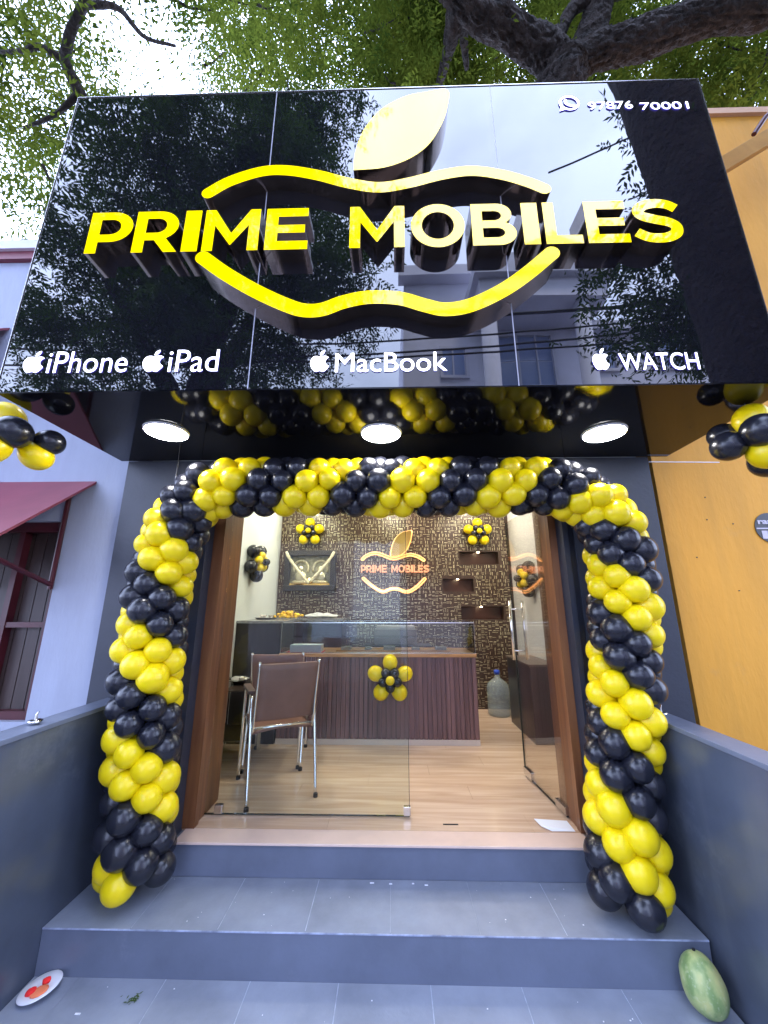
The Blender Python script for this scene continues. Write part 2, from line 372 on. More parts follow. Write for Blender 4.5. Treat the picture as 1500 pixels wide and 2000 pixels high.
# floor of the shop, boards as parts
fl = obj('floor', box(-1.62, 1.67, 2.621, 5.5, -0.1, -0.006), M_floor); tag(fl, kind='structure')
yb = 2.622; k = 0
while yb < 5.44:
    w = 0.195; y2 = min(yb + w, 5.45); off = (-1.62 + (k * 0.47) % 1.2)
    xs = [-1.62] + [x for x in (off, off + 1.22, off + 2.44) if -1.5 < x < 1.6] + [1.67]
    for a, b in zip(xs[:-1], xs[1:]):
        obj('floorboard', box(a + 0.0006, b - 0.0006, yb + 0.0006, y2 - 0.0006, -0.0055, random.uniform(-0.0003, 0.0003)), M_floor, fl)
    yb = y2; k += 1

# ------------------------------------------------------------------ shop building
shop = thing('shop_building', 'narrow phone shop with dark grey painted pillars and a wide open glass front', 'shop', (0, 2.5, -0.5))
YF = 2.50
obj('pillar', cat(box(-1.885, -1.36, YF, 2.74, -0.5, 2.287), box(-1.325, -1.262, YF + 0.01, 2.74, -0.05, 2.06)), M_grey, shop)
obj('pillar', cat(box(1.205, 1.775, YF, 2.74, -0.5, 2.287), box(1.135, 1.168, YF + 0.01, 2.74, -0.05, 2.06)), M_grey, shop)
obj('lintel', box(-1.359, 1.204, YF + 0.002, 2.74, 2.062, 2.286), M_grey, shop)
obj('shutter_rail', box(-1.358, -1.327, YF + 0.012, 2.73, -0.01, 2.058), M_shut, shop)
obj('shutter_rail', box(1.170, 1.2035, YF + 0.012, 2.73, -0.01, 2.058), M_shut, shop)
obj('side_wall', box(-1.88, -1.62, 2.745, 5.75, -0.5, 3.0), M_whitein, shop)
obj('side_wall', box(1.67, 1.86, 2.745, 5.75, -0.5, 3.0), M_whitein, shop)
obj('inner_front_wall', cat(box(-1.619, -1.264, 2.745, 2.78, 0, 2.85), box(1.138, 1.669, 2.745, 2.78, 0, 2.85), box(-1.263, 1.137, 2.745, 2.78, 2.12, 2.85)), M_whitein, shop)
obj('ceiling', box(-1.619, 1.669, 2.745, 5.75, 2.85, 2.95), M_ceil, shop)
obj('roof', box(-1.9, 1.86, 2.40, 5.9, 3.001, 3.12), M_grey, shop)
obj('backing_wall', box(-1.619, 1.669, 5.55, 5.75, -0.5, 2.849), M_niche, shop)
# wooden door frame
fr = obj('door_frame', cat(box(-1.261, -1.185, 2.61, 2.66, 0.0015, 2.03), box(-1.261, -1.20, 2.6605, 2.96, 0.0015, 2.03)), M_jamb, shop)
fr2 = obj('door_frame', cat(box(1.084, 1.134, 2.61, 2.66, 0.0015, 2.03), box(1.092, 1.134, 2.6605, 2.90, 0.0015, 2.03)), M_jamb, shop)
obj('door_frame', box(-1.261, 1.134, 2.61, 2.96, 2.031, 2.0605), M_jamb, shop)
# fixed glass pane
fg = obj('glass_panel', box(-1.199, 0.095, 2.76, 2.770, 0.012, 2.03), M_glass, shop)
obj('edge', box(0.0955, 0.0985, 2.759, 2.771, 0.012, 2.03), M_gedge, fg)
obj('edge', box(-1.199, 0.0985, 2.759, 2.771, 0.0062, 0.0115), M_gedge, fg)
obj('patch_fitting', box(-1.135, -1.085, 2.752, 2.778, 0.0125, 0.062), M_steel, fg, bevel=0.003)
obj('patch_fitting', box(0.06, 0.104, 2.752, 2.778, 0.0125, 0.062), M_steel, fg, bevel=0.003)
# open glass door, swung inward (hinged at right)
hx, hy = 1.082, 2.775; ex, ey = 1.032, 3.40
dv = Vector((ex - hx, ey - hy, 0)).normalized(); nv = Vector((-dv.y, dv.x, 0))
def dbox(s0, s1, t0, t1, z0, z1):
    v = []
    for z in (z0, z1):
        for t in (t0, t1):
            for s_ in (s0, s1):
                p = Vector((hx, hy, 0)) + dv * s_ + nv * t; v.append((p.x, p.y, z))
    return v, box(0, 1, 0, 1, 0, 1)[1]
LD = (Vector((ex, ey)) - Vector((hx, hy))).length
gd = fixn(obj('glass_door', dbox(0, LD, -0.005, 0.005, 0.012, 2.02), M_dglass, shop))
obj('edge', dbox(LD, LD + 0.003, -0.006, 0.006, 0.012, 2.02), M_gedge, gd)
obj('edge', dbox(0, LD, -0.006, 0.006, 0.006, 0.0115), M_gedge, gd)
obj('patch_fitting', dbox(LD - 0.13, LD + 0.004, -0.014, 0.014, 0.013, 0.065), M_chrome, gd, bevel=0.004)
obj('patch_fitting', dbox(0.0, 0.13, -0.014, 0.014, 0.013, 0.06), M_steel, gd, bevel=0.004)
for sgn in (-1, 1):
    p = Vector((hx, hy, 0)) + dv * (LD - 0.09) + nv * 0.055 * sgn
    obj('handle', tube([(p.x, p.y, 0.86), (p.x, p.y, 1.33)], 0.0125, 14), M_chrome, gd, smooth=True)
for z in (0.93, 1.26):
    a = Vector((hx, hy, z)) + dv * (LD - 0.09)
    obj('standoff', tube([a - nv * 0.055, a + nv * 0.055], 0.007, 10), M_chrome, gd, smooth=True)

# ---------- mosaic back wall with niches
niches = [(0.95, 1.50, 1.865, 2.045), (0.70, 1.13, 1.49, 1.665), (0.93, 1.52, 1.115, 1.29)]
xs = sorted(set([-1.619, 1.669] + [n[0] for n in niches] + [n[1] for n in niches]))
zs = sorted(set([0.001, 2.849] + [n[2] for n in niches] + [n[3] for n in niches]))
parts = []
for i in range(len(xs) - 1):
    for j in range(len(zs) - 1):
        cx, cz = (xs[i] + xs[i + 1]) / 2, (zs[j] + zs[j + 1]) / 2
        if any(n[0] < cx < n[1] and n[2] < cz < n[3] for n in niches): continue
        parts.append(box(xs[i], xs[i + 1], 5.40, 5.549, zs[j], zs[j + 1]))
mw = obj('mosaic_wall', cat(*parts), M_tile, shop)
# small gold strips of the mosaic: real geometry, joined (far too many and too small to pick apart)
V, F = [], []
g = 0.050
for ix in range(int(3.28 / g)):
    for iz in range(int(2.84 / g)):
        x = -1.61 + ix * g; z = 0.01 + iz * g
        if any(n[0] - 0.03 < x < n[1] and n[2] - 0.03 < z < n[3] for n in niches): continue
        hor = random.random() < (0.64 if z < 1.55 else 0.32)
        cnt = 2 if random.random() < 0.7 else 3
        for q in range(cnt):
            if random.random() < 0.12: continue
            w = 0.0027; l = random.uniform(0.026, 0.049); o1 = random.uniform(0, g - l); o2 = random.uniform(0.003, g - 0.008)
            bx = box(x + o1, x + o1 + l, 5.3985, 5.4, z + o2, z + o2 + w) if hor else box(x + o2, x + o2 + w, 5.3985, 5.4, z + o1, z + o1 + l)
            n0 = len(V); V += bx[0]; F += [tuple(i + n0 for i in f) for f in (bx[1][0], bx[1][1], bx[1][2], bx[1][4], bx[1][5])]
o = obj('mosaic_inlay', (V, F), M_inlay, shop); tag(o, kind='stuff')
for n in niches:
    cx = (n[0] + n[1]) / 2
    nb = obj('niche', box(n[0], n[1], 5.545, 5.5495, n[2], n[3]), M_niche, shop)
    obj('spot_lamp', lathe([(0.014, -0.006), (0.014, 0)], (cx, 5.44, n[3] - 0.001), 12), M_spot, nb)
# skirting at wood panel of right wall and inner wood reveal
obj('skirting', box(1.655, 1.669, 2.79, 5.39, 0.001, 0.09), M_stone, shop)

# ceiling lamps inside (lit)
for (x, y, w_) in ((-1.25, 3.6, 'above the chairs near the left wall'), (1.15, 3.6, 'behind the open glass door'), (-1.25, 4.75, 'above the tall cabinet'), (0.0, 4.1, 'above the counter'), (1.2, 4.8, 'above the water jug'), (0.0, 5.0, 'before the glowing wall emblem')):
    c = thing('ceiling_lamp', 'round warm LED panel in the shop ceiling ' + w_, 'ceiling lamp', (x, y, 2.849), 'round LED panels in the shop ceiling')
    obj('rim', lathe([(0.10, -0.012), (0.115, 0)], (x, y, 2.849), 24), M_ledrim, c)
    obj('diffuser', lathe([(0.088, -0.014), (0.088, -0.0125)], (x, y, 2.849), 24), M_led_in, c)

# ------------------------------------------------------------------ curve shapes (letters, emblem, logos)
def shape_mesh(loops, depth, bevel=0.0):
    """loops: list of closed 2D polylines (x,z); holes cut out. Returns mesh lying in XZ, front at y=0, back at y=depth"""
    cu = bpy.data.curves.new('tmp_curve', 'CURVE'); cu.dimensions = '2D'; cu.fill_mode = 'BOTH'; cu.extrude = depth / 2
    for lp in loops:
        sp = cu.splines.new('POLY'); sp.points.add(len(lp) - 1); sp.use_cyclic_u = True
        for i, (x, z) in enumerate(lp): sp.points[i].co = (x, z, 0, 1)
    ob = bpy.data.objects.new('tmp_curve', cu); COL.objects.link(ob)
    dg = bpy.context.evaluated_depsgraph_get(); me = bpy.data.meshes.new_from_object(ob.evaluated_get(dg))
    bpy.data.objects.remove(ob); bpy.data.curves.remove(cu)
    me.transform(Matrix(((1, 0, 0, 0), (0, 0, -1, depth / 2), (0, 1, 0, 0), (0, 0, 0, 1))))
    return me
def place_mesh(name, me, mats, parent, loc):
    """front faces -> mats[0], the rest -> mats[1]; loc = world position of local (0,0,0)"""
    me.materials.clear()
    for m in mats: me.materials.append(m)
    me.update()
    xs_ = [v.co.x for v in me.vertices]; zs_ = [v.co.z for v in me.vertices]
    c = Vector(((min(xs_) + max(xs_)) / 2, 0, (min(zs_) + max(zs_)) / 2))
    me.transform(Matrix.Translation(-c))
    if len(mats) > 1:
        me.polygons.foreach_set('material_index', [0 if abs(p.normal.y) > 0.7 and p.center.y < 1e-4 else 1 for p in me.polygons])
    me.name = name
    o = bpy.data.objects.new(name, me); link(o, parent, Vector(loc) + c); return o
def arc(cx, cz, rx, rz, a0, a1, n=14):
    return [(cx + rx * math.cos(R(a0 + (a1 - a0) * i / n)), cz + rz * math.sin(R(a0 + (a1 - a0) * i / n))) for i in range(n + 1)]
def stroke(pts, w, n=6, ends=True):
    p3 = smooth_path([(x, 0, z) for x, z in pts], n); P = [(p.x, p.z) for p in p3]; Lf, Rt = [], []
    m = len(P)
    for i in range(m):
        a = P[max(0, i - 1)]; b = P[min(m - 1, i + 1)]; dx, dz = b[0] - a[0], b[1] - a[1]; l = math.hypot(dx, dz)
        nx, nz_ = -dz / l, dx / l; h = (w[0] + (w[1] - w[0]) * i / (m - 1)) / 2 if hasattr(w, '__len__') else w / 2
        Lf.append((P[i][0] + nx * h, P[i][1] + nz_ * h)); Rt.append((P[i][0] - nx * h, P[i][1] - nz_ * h))
    cap1, cap0 = [], []
    if ends:
        hw = (w[1] if hasattr(w, '__len__') else w) / 2
        a, b = P[-2], P[-1]; an = math.degrees(math.atan2(b[1] - a[1], b[0] - a[0]))
        cap1 = arc(b[0], b[1], hw, hw, an + 80, an - 80, 6)
        hw = (w[0] if hasattr(w, '__len__') else w) / 2
        a, b = P[1], P[0]; an = math.degrees(math.atan2(b[1] - a[1], b[0] - a[0]))
        cap0 = arc(b[0], b[1], hw, hw, an + 80, an - 80, 6)
    return Lf + cap1 + Rt[::-1] + cap0
def glyph(ch, s=0.215):
    """loops in unit cell height 1; s = stroke. returns loops,width"""
    t = s
    if ch == 'I': return [[(0, 0), (t, 0), (t, 1), (0, 1)]], t
    if ch == 'L': return [[(0, 0), (0.7, 0), (0.7, t * .92), (t, t * .92), (t, 1), (0, 1)]], 0.7
    if ch == 'E':
        return [[(0, 0), (0.76, 0), (0.76, .2), (t, .2), (t, .4), (0.70, .4), (0.70, .59), (t, .59), (t, .8), (0.75, .8), (0.75, 1), (0, 1)]], 0.76
    if ch == 'M':
        return [[(0, 0), (t, 0), (t, .62), (.55, .14), (.57, .14), (1.12 - t, .62), (1.12 - t, 0), (1.12, 0), (1.12, 1), (1.12 - t * .93, 1), (.56, .42), (t * .93, 1), (0, 1)]], 1.12
    if ch == 'P':
        o_ = [(0, 0), (t, 0), (t, .27)] + [(.44, .27)] + arc(.44, .635, .40, .365, -90, 90) + [(0, 1)]
        i_ = [(t, .45), (.42, .45)] + arc(.42, .635, .19, .182, -90, 90) + [(t, .817)]
        return [o_, i_], 0.84
    if ch == 'R':
        o_ = [(0, 0), (t, 0), (t, .29), (.40, .29), (.61, 0), (.86, 0), (.62, .33)] + arc(.44, .65, .39, .35, -58, 90) + [(0, 1)]
        i_ = [(t, .47), (.42, .47)] + arc(.42, .645, .185, .175, -90, 90) + [(t, .82)]
        return [o_, i_], 0.86
    if ch == 'O': return [arc(.55, .5, .55, .52, 0, 352, 44), arc(.55, .5, .33, .325, 0, 352, 44)], 1.10
    if ch == 'B':
        o_ = [(0, 0), (.50, 0)] + arc(.53, .28, .34, .28, -90, 65)[1:] + arc(.50, .745, .30, .255, -38, 90) + [(0, 1)]
        i1 = [(t, .18), (.47, .18)] + arc(.48, .295, .165, .115, -90, 90) + [(t, .41)]
        i2 = [(t, .59), (.44, .59)] + arc(.45, .705, .145, .115, -90, 90) + [(t, .82)]
        return [o_, i1, i2], 0.87
    if ch == 'S':
        return [stroke([(.80, .77), (.66, .865), (.46, .90), (.24, .85), (.135, .73), (.19, .61), (.42, .52), (.62, .46), (.745, .36), (.73, .21), (.58, .115), (.38, .095), (.20, .135), (.05, .235)], 0.205, 5, ends=False)], 0.86
LET = [('P', -1.588, -1.356), ('R', -1.342, -1.104), ('I', -1.082, -0.998), ('M', -0.975, -0.684), ('E', -0.650, -0.428),
       ('M', -0.212, 0.071), ('O', 0.105, 0.380), ('B', 0.416, 0.641), ('I', 0.675, 0.757), ('L', 0.785, 0.970), ('E', 0.995, 1.205), ('S', 1.226, 1.475)]
LZ0, LZ1 = 3.045, 3.315
UP = [(-0.979, 3.430), (-0.871, 3.510), (-0.706, 3.575), (-0.566, 3.580), (-0.396, 3.540), (-0.227, 3.478), (-0.062, 3.442), (0.102, 3.470), (0.268, 3.519), (0.433, 3.543), (0.594, 3.510), (0.723, 3.455), (0.808, 3.405)]
LO = [(-0.958, 3.000), (-0.833, 2.898), (-0.668, 2.786), (-0.51, 2.700), (-0.42, 2.668), (-0.333, 2.672), (-0.234, 2.712), (-0.11, 2.738), (0.04, 2.728), (0.163, 2.685), (0.261, 2.660), (0.384, 2.682), (0.538, 2.762), (0.67, 2.862), (0.803, 2.985)]
LEAF = [(-0.200, 3.568), (-0.194, 3.696), (-0.148, 3.87), (-0.052, 4.028), (0.083, 4.127), (0.202, 4.160), (0.333, 4.172), (0.322, 4.013), (0.279, 3.873), (0.208, 3.739), (0.105, 3.643), (-0.035, 3.582)]
def smooth_closed(p, n=5):
    q = smooth_path([(x, 0, z) for x, z in p] + [(p[0][0], 0, p[0][1])], n)[:-1]; return [(a.x, a.z) for a in q]
def fit(loops, x0, x1, z0, z1):
    X = [p[0] for l in loops for p in l]; Z = [p[1] for l in loops for p in l]; a, b, c, d = min(X), max(X), min(Z), max(Z)
    return [[(x0 + (x - a) / (b - a) * (x1 - x0), z0 + (z - c) / (d - c) * (z1 - z0)) for x, z in l] for l in loops]
APPLE = smooth_closed([(.50, .76), (.36, .80), (.20, .79), (.06, .68), (.00, .50), (.03, .30), (.13, .12), (.27, .005), (.38, .01), (.50, .04), (.62, .01), (.73, .005), (.87, .12), (.97, .27), (.84, .38), (.79, .53), (.86, .67), (.95, .73), (.84, .80), (.64, .80)], 4)
APLEAF = smooth_closed([(.50, .84), (.52, .95), (.60, 1.05), (.74, 1.11), (.73, 1.0), (.65, .89), (.57, .845)], 4)
def apple(x0, x1, z0, z1):
    return [fit([APPLE, APLEAF], x0, x1, z0, z1)[i] for i in (0, 1)]

def text_mesh(s, depth, offset=0.0, shear=0.0):
    cu = bpy.data.curves.new('tmp_text', 'FONT'); cu.body = s; cu.size = 1; cu.offset = offset; cu.extrude = depth / 2; cu.shear = shear
    cu.resolution_u = 4
    ob = bpy.data.objects.new('tmp_text', cu); COL.objects.link(ob)
    dg = bpy.context.evaluated_depsgraph_get(); me = bpy.data.meshes.new_from_object(ob.evaluated_get(dg))
    bpy.data.objects.remove(ob); bpy.data.curves.remove(cu); return me
def ext(me, i): 
    c = [v.co[i] for v in me.vertices]; return (min(c), max(c)) if c else (0, 0)
def word(s, x0, x1, z0, z1, yfront, depth, mats, parent, offset=-0.004, name='letter', shear=0.0):
    """one object per character, the word filling the box x0..x1, z0..z1"""
    full = text_mesh(s, 0.1, offset, shear); a, b = ext(full, 0); c, d = ext(full, 1)
    bar = ext(text_mesh('|', 0.1, offset, shear), 0)[1]
    for i, ch in enumerate(s):
        if ch == ' ': continue
        me = text_mesh(ch, 0.1, offset, shear)
        dx = ext(text_mesh(s[:i] + '|', 0.1, offset, shear), 0)[1] - bar
        for v in me.vertices:
            v.co = Vector((x0 + (v.co.x + dx - a) / (b - a) * (x1 - x0), (v.co.z < 0) * depth, z0 + (v.co.y - c) / (d - c) * (z1 - z0)))
        me.flip_normals(); me.update()
        o = place_mesh(name, me, mats, parent, (0, yfront, 0))
        me2 = o.data; bm = bmesh.new(); bm.from_mesh(me2); bmesh.ops.remove_doubles(bm, verts=bm.verts[:], dist=1e-6); bmesh.ops.recalc_face_normals(bm, faces=bm.faces[:]); bm.to_mesh(me2); bm.free()

# ------------------------------------------------------------------ the big sign
SY = 1.61; SX0, SX1, SZ0, SZ1 = -1.935, 1.845, 2.29, 4.345
sign = thing('shop_sign', 'large glossy black shop sign box with glowing yellow raised letters and a leaf emblem', 'shop sign', (0, 2.0, 2.29))
seam = [SX0, -0.695, 0.605, SX1]
for a, b in zip(seam[:-1], seam[1:]):
    o = obj('sign_panel', box(a + 0.003, b - 0.003, SY, SY + 0.006, SZ0 + 0.004, SZ1 - 0.002), M_black, sign)
for x in seam[1:-1]: obj('seam_strip', box(x - 0.0028, x + 0.0028, SY + 0.0005, SY + 0.006, SZ0 + 0.004, SZ1 - 0.002), mat('seam_grey', (0.35, 0.35, 0.40), 0.35), sign)
obj('sign_frame', cat(box(SX0, SX1, SY + 0.0065, SY + 0.10, SZ1 - 0.03, SZ1), box(SX0, SX0 + 0.03, SY + 0.0065, SY + 0.10, SZ0 + 0.03, SZ1 - 0.031),
                      box(SX1 - 0.03, SX1, SY + 0.0065, SY + 0.10, SZ0 + 0.03, SZ1 - 0.031)), M_soff, sign)
obj('edge_trim', cat(box(SX0 - 0.003, SX0 - 0.0005, SY - 0.004, SY + 0.10, SZ0, SZ1), box(SX1 + 0.0005, SX1 + 0.005, SY - 0.004, SY + 0.10, SZ0, SZ1), box(SX0, SX1, SY - 0.004, SY + 0.006, SZ1 - 0.0015, SZ1 + 0.003)), M_steel, sign)
obj('soffit_panel', box(SX0, SX1 + 0.06, SY + 0.002, 2.498, SZ0 - 0.002, SZ0 + 0.003), M_soff, sign)
obj('back_frame', cat(box(SX0 + 0.05, SX1 - 0.05, 1.8, 2.48, SZ0 + 0.0035, SZ0 + 0.5)), M_dark, sign)
LD_ = 0.075; YFR = SY - LD_
for ch, a, b in LET:
    lp, w = glyph(ch); z0, z1 = (LZ0 - 0.006, LZ1 + 0.006) if ch in 'OS' else (LZ0, LZ1)
    lt = place_mesh('letter', shape_mesh(fit(lp, a, b, z0, z1), LD_), [M_ye, M_side], sign, (0, YFR, 0))
for nm, lp in (('emblem_curve', [stroke(UP, 0.072)]), ('emblem_curve', [stroke(LO, 0.078)]), ('emblem_leaf', [smooth_closed(LEAF, 5)])):
    place_mesh(nm, shape_mesh(lp, LD_ + 0.005), [M_ye, M_side], sign, (0, YFR - 0.004, 0))
YW = SY - 0.0055
mm = [M_em, M_halo]
for a in ((-1.831, -1.728, 2.396, 2.518), (-1.227, -1.125, 2.392, 2.514), (-0.396, -0.306, 2.379, 2.499), (0.964, 1.040, 2.368, 2.487)):
    place_mesh('logo', shape_mesh([apple(*a)[0], apple(*a)[1]], 0.005), mm, sign, (0, YW, 0))
word('iPhone', -1.706, -1.304, 2.392, 2.512, YW, 0.005, mm, sign)
word('iPad', -1.098, -0.850, 2.389, 2.512, YW, 0.005, mm, sign)
word('MacBook', -0.274, 0.268, 2.374, 2.480, YW, 0.005, mm, sign, 0.0)
word('WATCH', 1.090, 1.462, 2.364, 2.457, YW, 0.005, mm, sign, 0.0)
word('97876', 1.168, 1.425, 4.108, 4.170, YW, 0.005, mm, sign, 0.0, name='digit')
word('70001', 1.468, 1.745, 4.094, 4.152, YW, 0.005, mm, sign, 0.0, name='digit')
# round message-app badge: ring with a tail and a handset
rx, rz = 1.060, 4.168
ring = [arc(rx, rz, 0.060, 0.060, -118, 212, 30) + [(rx - 0.062, rz - 0.066)], arc(rx, rz, 0.047, 0.047, 0, 350, 30)]
place_mesh('logo', shape_mesh(ring, 0.005), mm, sign, (0, YW, 0))
place_mesh('logo', shape_mesh([stroke([(rx - 0.020, rz + 0.024), (rx - 0.020, rz - 0.000), (rx + 0.002, rz - 0.020), (rx + 0.024, rz - 0.022)], 0.015)], 0.005), mm, sign, (0, YW, 0))

# downlights under the soffit
for (x, y, w_) in ((-1.335, 2.03, 'left'), (-0.065, 2.08, 'middle'), (1.265, 2.105, 'right')):
    lab = {'left': 'lit white round downlight under the soffit above the left balloon column', 'middle': 'lit white round downlight in the middle of the black soffit', 'right': 'lit white round downlight under the soffit above the right balloon column'}[w_]
    c = thing('downlight', lab, 'downlight', (x, y, 2.287), 'downlights under the shop sign')
    obj('rim', lathe([(0.118, -0.012), (0.124, -0.001)], (x, y, 2.287), 32), M_ledrim, c)
    obj('diffuser', lathe([(0.112, -0.015), (0.112, -0.0125)], (x, y, 2.287), 32), M_led, c)

# ------------------------------------------------------------------ parapets
def lowwall(name, lab, x0, x1, zt):
    w = thing(name, lab, 'low wall', ((x0 + x1) / 2, 1.8, -0.5))
    obj('wall_body', box(x0, x1, 1.0, 2.498, -0.5, zt - 0.022), M_parapet, w)
    obj('coping', box(x0 - 0.004, x1 + 0.004, 0.996, 2.498, zt - 0.0215, zt), M_riser, w, bevel=0.004)
    return w
lowwall('low_wall', 'dark grey painted side wall of the steps beside the lavender building', -1.755, -1.632, 0.735)
lowwall('low_wall', 'dark grey side wall of the steps beside the ochre building, reflecting yellow balloons', 1.412, 1.545, 0.695)

# ------------------------------------------------------------------ left building
lb = thing('left_building', 'lavender white house wall with maroon awnings and a shuttered window', 'building', (-4, 2.6, -0.5))
wx0, wx1, wz0, wz1 = -3.9, -2.335, 0.57, 1.875
obj('wall', cat(box(-7, wx0, 2.60, 3.0, -0.5, 4.19), box(wx1, -1.888, 2.60, 3.0, -0.5, 4.19), box(wx0, wx1, 2.60, 3.0, wz1, 4.19), box(wx0, wx1, 2.60, 3.0, -0.5, wz0)), M_white, lb)
obj('wall', box(-7, -1.95, 3.001, 7, -0.5, 4.19), M_white, lb)
obj('parapet_band', box(-7.02, -1.95, 2.56, 7.02, 4.191, 4.27), M_maroon, lb)
obj('parapet_cap', box(-7.05, -1.95, 2.53, 7.05, 4.271, 4.36), M_bldtrim, lb)
win = obj('window', cat(box(wx0, wx1, 2.64, 2.70, wz1 - 0.07, wz1), box(wx0, wx1, 2.64, 2.70, wz0, wz0 + 0.05), box(wx1 - 0.05, wx1, 2.64, 2.70, wz0 + 0.051, wz1 - 0.071),
                    box(-2.70, -2.66, 2.645, 2.70, wz0 + 0.051, wz1 - 0.071), box(-3.9, -2.386, 2.65, 2.69, 1.14, 1.175)), M_maroond, lb)
for k in range(17):
    x = wx0 + 0.005 + k * 0.09
    obj('slat', box(x, x + 0.084, 2.705, 2.73 + 0.004 * (k % 2), wz0 + 0.002, wz1 - 0.002), M_brownsh, win)
def awning(x0, x1, zt, zb, yo):
    a = thing('awning', 'x', 'awning', (x1, 2.6, zt), 'maroon awnings on the lavender building')
    fixn(obj('sheet', prism_x([(2.598, zt), (2.598, zt - 0.02), (yo, zb - 0.02), (yo, zb)], x0, x1), M_maroon, a))
    fixn(obj('lip', box(x0, x1, yo - 0.012, yo - 0.0005, zb - 0.07, zb), M_maroon, a))
    for x in (x1 - 0.17, x1 - 0.9):
        obj('bracket', tube([(x, 2.59, zt - 0.75), (x, yo + 0.06, zb - 0.03)], 0.016, 8), M_maroond, a)
        obj('bracket', tube([(x, 2.585, zt - 0.05), (x, 2.585, zt - 0.78)], 0.016, 8), M_maroond, a)
    return a
awning(-4.3, -2.172, 2.172, 1.635, 1.97)['label'] = 'lower maroon metal awning sloping out over the shuttered window'
awning(-5.0, -3.16, 3.52, 2.95, 2.0)['label'] = 'upper maroon metal awning high on the lavender wall left of the sign'
# faint vertical roof pipe / conduit on grey pillar
o = obj('cable', tube(smooth_path([(-1.52, 2.492, 2.287), (-1.524, 2.49, 2.12), (-1.535, 2.491, 2.0), (-1.53, 2.492, 1.7)], 4), 0.004, 6), M_steel); tag(o, 'thin pale cable running down the grey pillar left of the balloon arch', 'cable')

# ------------------------------------------------------------------ right building
rb = thing('right_building', 'plain ochre orange plastered building right of the shop', 'building', (4, 2.6, -0.5))
obj('wall', box(1.87, 9, 2.60, 7, -0.5, 5.72), M_orange, rb)
obj('coping', box(1.86, 9.02, 2.57, 7.02, 5.721, 5.79), mat('pinkish_coping', (0.55, 0.33, 0.2), 0.7), rb)
for x, z in ((2.19, 2.02), (2.17, 1.86), (2.34, 1.83), (2.05, 1.60), (2.28, 1.38)):
    obj('nail', lathe([(0.004, -0.006), (0.004, 0)], (x, 2.5995, z), 6, 'y'), M_dark, rb)
st = thing('sticker', 'round dark sticker with pale lettering on the ochre wall at the right edge', 'sticker', (2.585, 2.598, 1.81))
obj('disc', lathe([(0.105, -0.004), (0.105, 0)], (2.585, 2.5985, 1.80), 32, 'y'), M_dark, st)
M_pale = mat('sticker_pale_print', (0.5, 0.46, 0.52), 0.6)
word('rapid', 2.505, 2.665, 1.815, 1.865, 2.592, 0.002, [M_pale], st, 0.03)
obj('stripe', box(2.486, 2.684, 2.5918, 2.594, 1.792, 1.800), M_pale, st)
obj('print_block', box(2.515, 2.552, 2.5918, 2.594, 1.725, 1.780), M_pale, st)
obj('print_block', box(2.556, 2.64, 2.5918, 2.594, 1.758, 1.780), M_pale, st)
obj('print_block', box(2.556, 2.63, 2.5918, 2.594, 1.735, 1.750), M_pale, st)
bb = thing('wooden_board', 'slanting yellow brown wooden board sticking out from behind the sign at its right end', 'board', (2.4, 2.35, 4.5))
def beam(a, b, w, h):
    a, b = Vector(a), Vector(b); t = (b - a).normalized(); s_ = t.cross(Vector((0, 1, 0))).normalized(); u = t.cross(s_)
    v = [p + s_ * i * w / 2 + u * j * h / 2 for p in (a, b) for i, j in ((-1, -1), (1, -1), (1, 1), (-1, 1))]
    return v, [(0, 1, 2, 3), (7, 6, 5, 4), (0, 4, 5, 1), (1, 5, 6, 2), (2, 6, 7, 3), (3, 7, 4, 0)]
fixn(obj('plank', beam((2.30, 2.32, 4.46), (3.8, 2.2, 5.38), 0.125, 0.05), M_board, bb, bevel=0.004))
fixn(obj('band', beam((2.50, 2.305, 4.583), (2.57, 2.299, 4.626), 0.14, 0.062), mat('dark_tape', (0.05, 0.03, 0.01), 0.5), bb))
o = obj('iron_rod', tube([(2.93, 2.28, 4.97), (3.02, 2.25, 5.1), (3.3, 2.2, 5.36)], 0.018, 8), M_maroond); tag(o, 'thin rusty rod above the slanting wooden board', 'rod')
o = obj('wall_wire', tube([(1.80, 2.53, 2.262), (2.3, 2.55, 2.262)], 0.003, 6), M_plastic); tag(o, 'thin white wire along the ochre wall under the sign', 'wire')

# ------------------------------------------------------------------ balloons
def balloon_mesh(name, m, r, rl, dent=0.0):
    """latex balloon: axis +z outward, knot at -z; r radius across, rl along"""
    prof = []; n = 14
    V, F = [], []; seg = 20
    for i in range(n + 1):
        th = math.pi * i / n; z = -math.cos(th); rr = math.sin(th) ** 0.92
        if z < 0: rr *= 1 - 0.16 * z * z; z *= 1.12
        prof.append((rr, z))
    V.append((0, 0, prof[0][1] * rl))
    for rr, z in prof[1:-1]:
        for k in range(seg):
            a = 2 * math.pi * k / seg; V.append((rr * r * math.cos(a), rr * r * math.sin(a), z * rl))
    V.append((0, 0, prof[-1][1] * rl)); top = len(V) - 1
    for k in range(seg): F.append((0, 1 + (k + 1) % seg, 1 + k))
    for i in range(n - 2):
        a = 1 + i * seg
        for k in range(seg): F.append((a + k, a + (k + 1) % seg, a + seg + (k + 1) % seg, a + seg + k))
    a = 1 + (n - 2) * seg
    for k in range(seg): F.append((a + k, a + (k + 1) % seg, top))
    me = bpy.data.meshes.new(name); me.from_pydata(V, [], F); me.materials.append(m)
    me.polygons.foreach_set('use_smooth', [True] * len(F)); me.update(); return me
BY = balloon_mesh('yellow_balloon', M_yel, 0.0745, 0.0765); BK = balloon_mesh('black_balloon', M_blk, 0.0745, 0.0765)
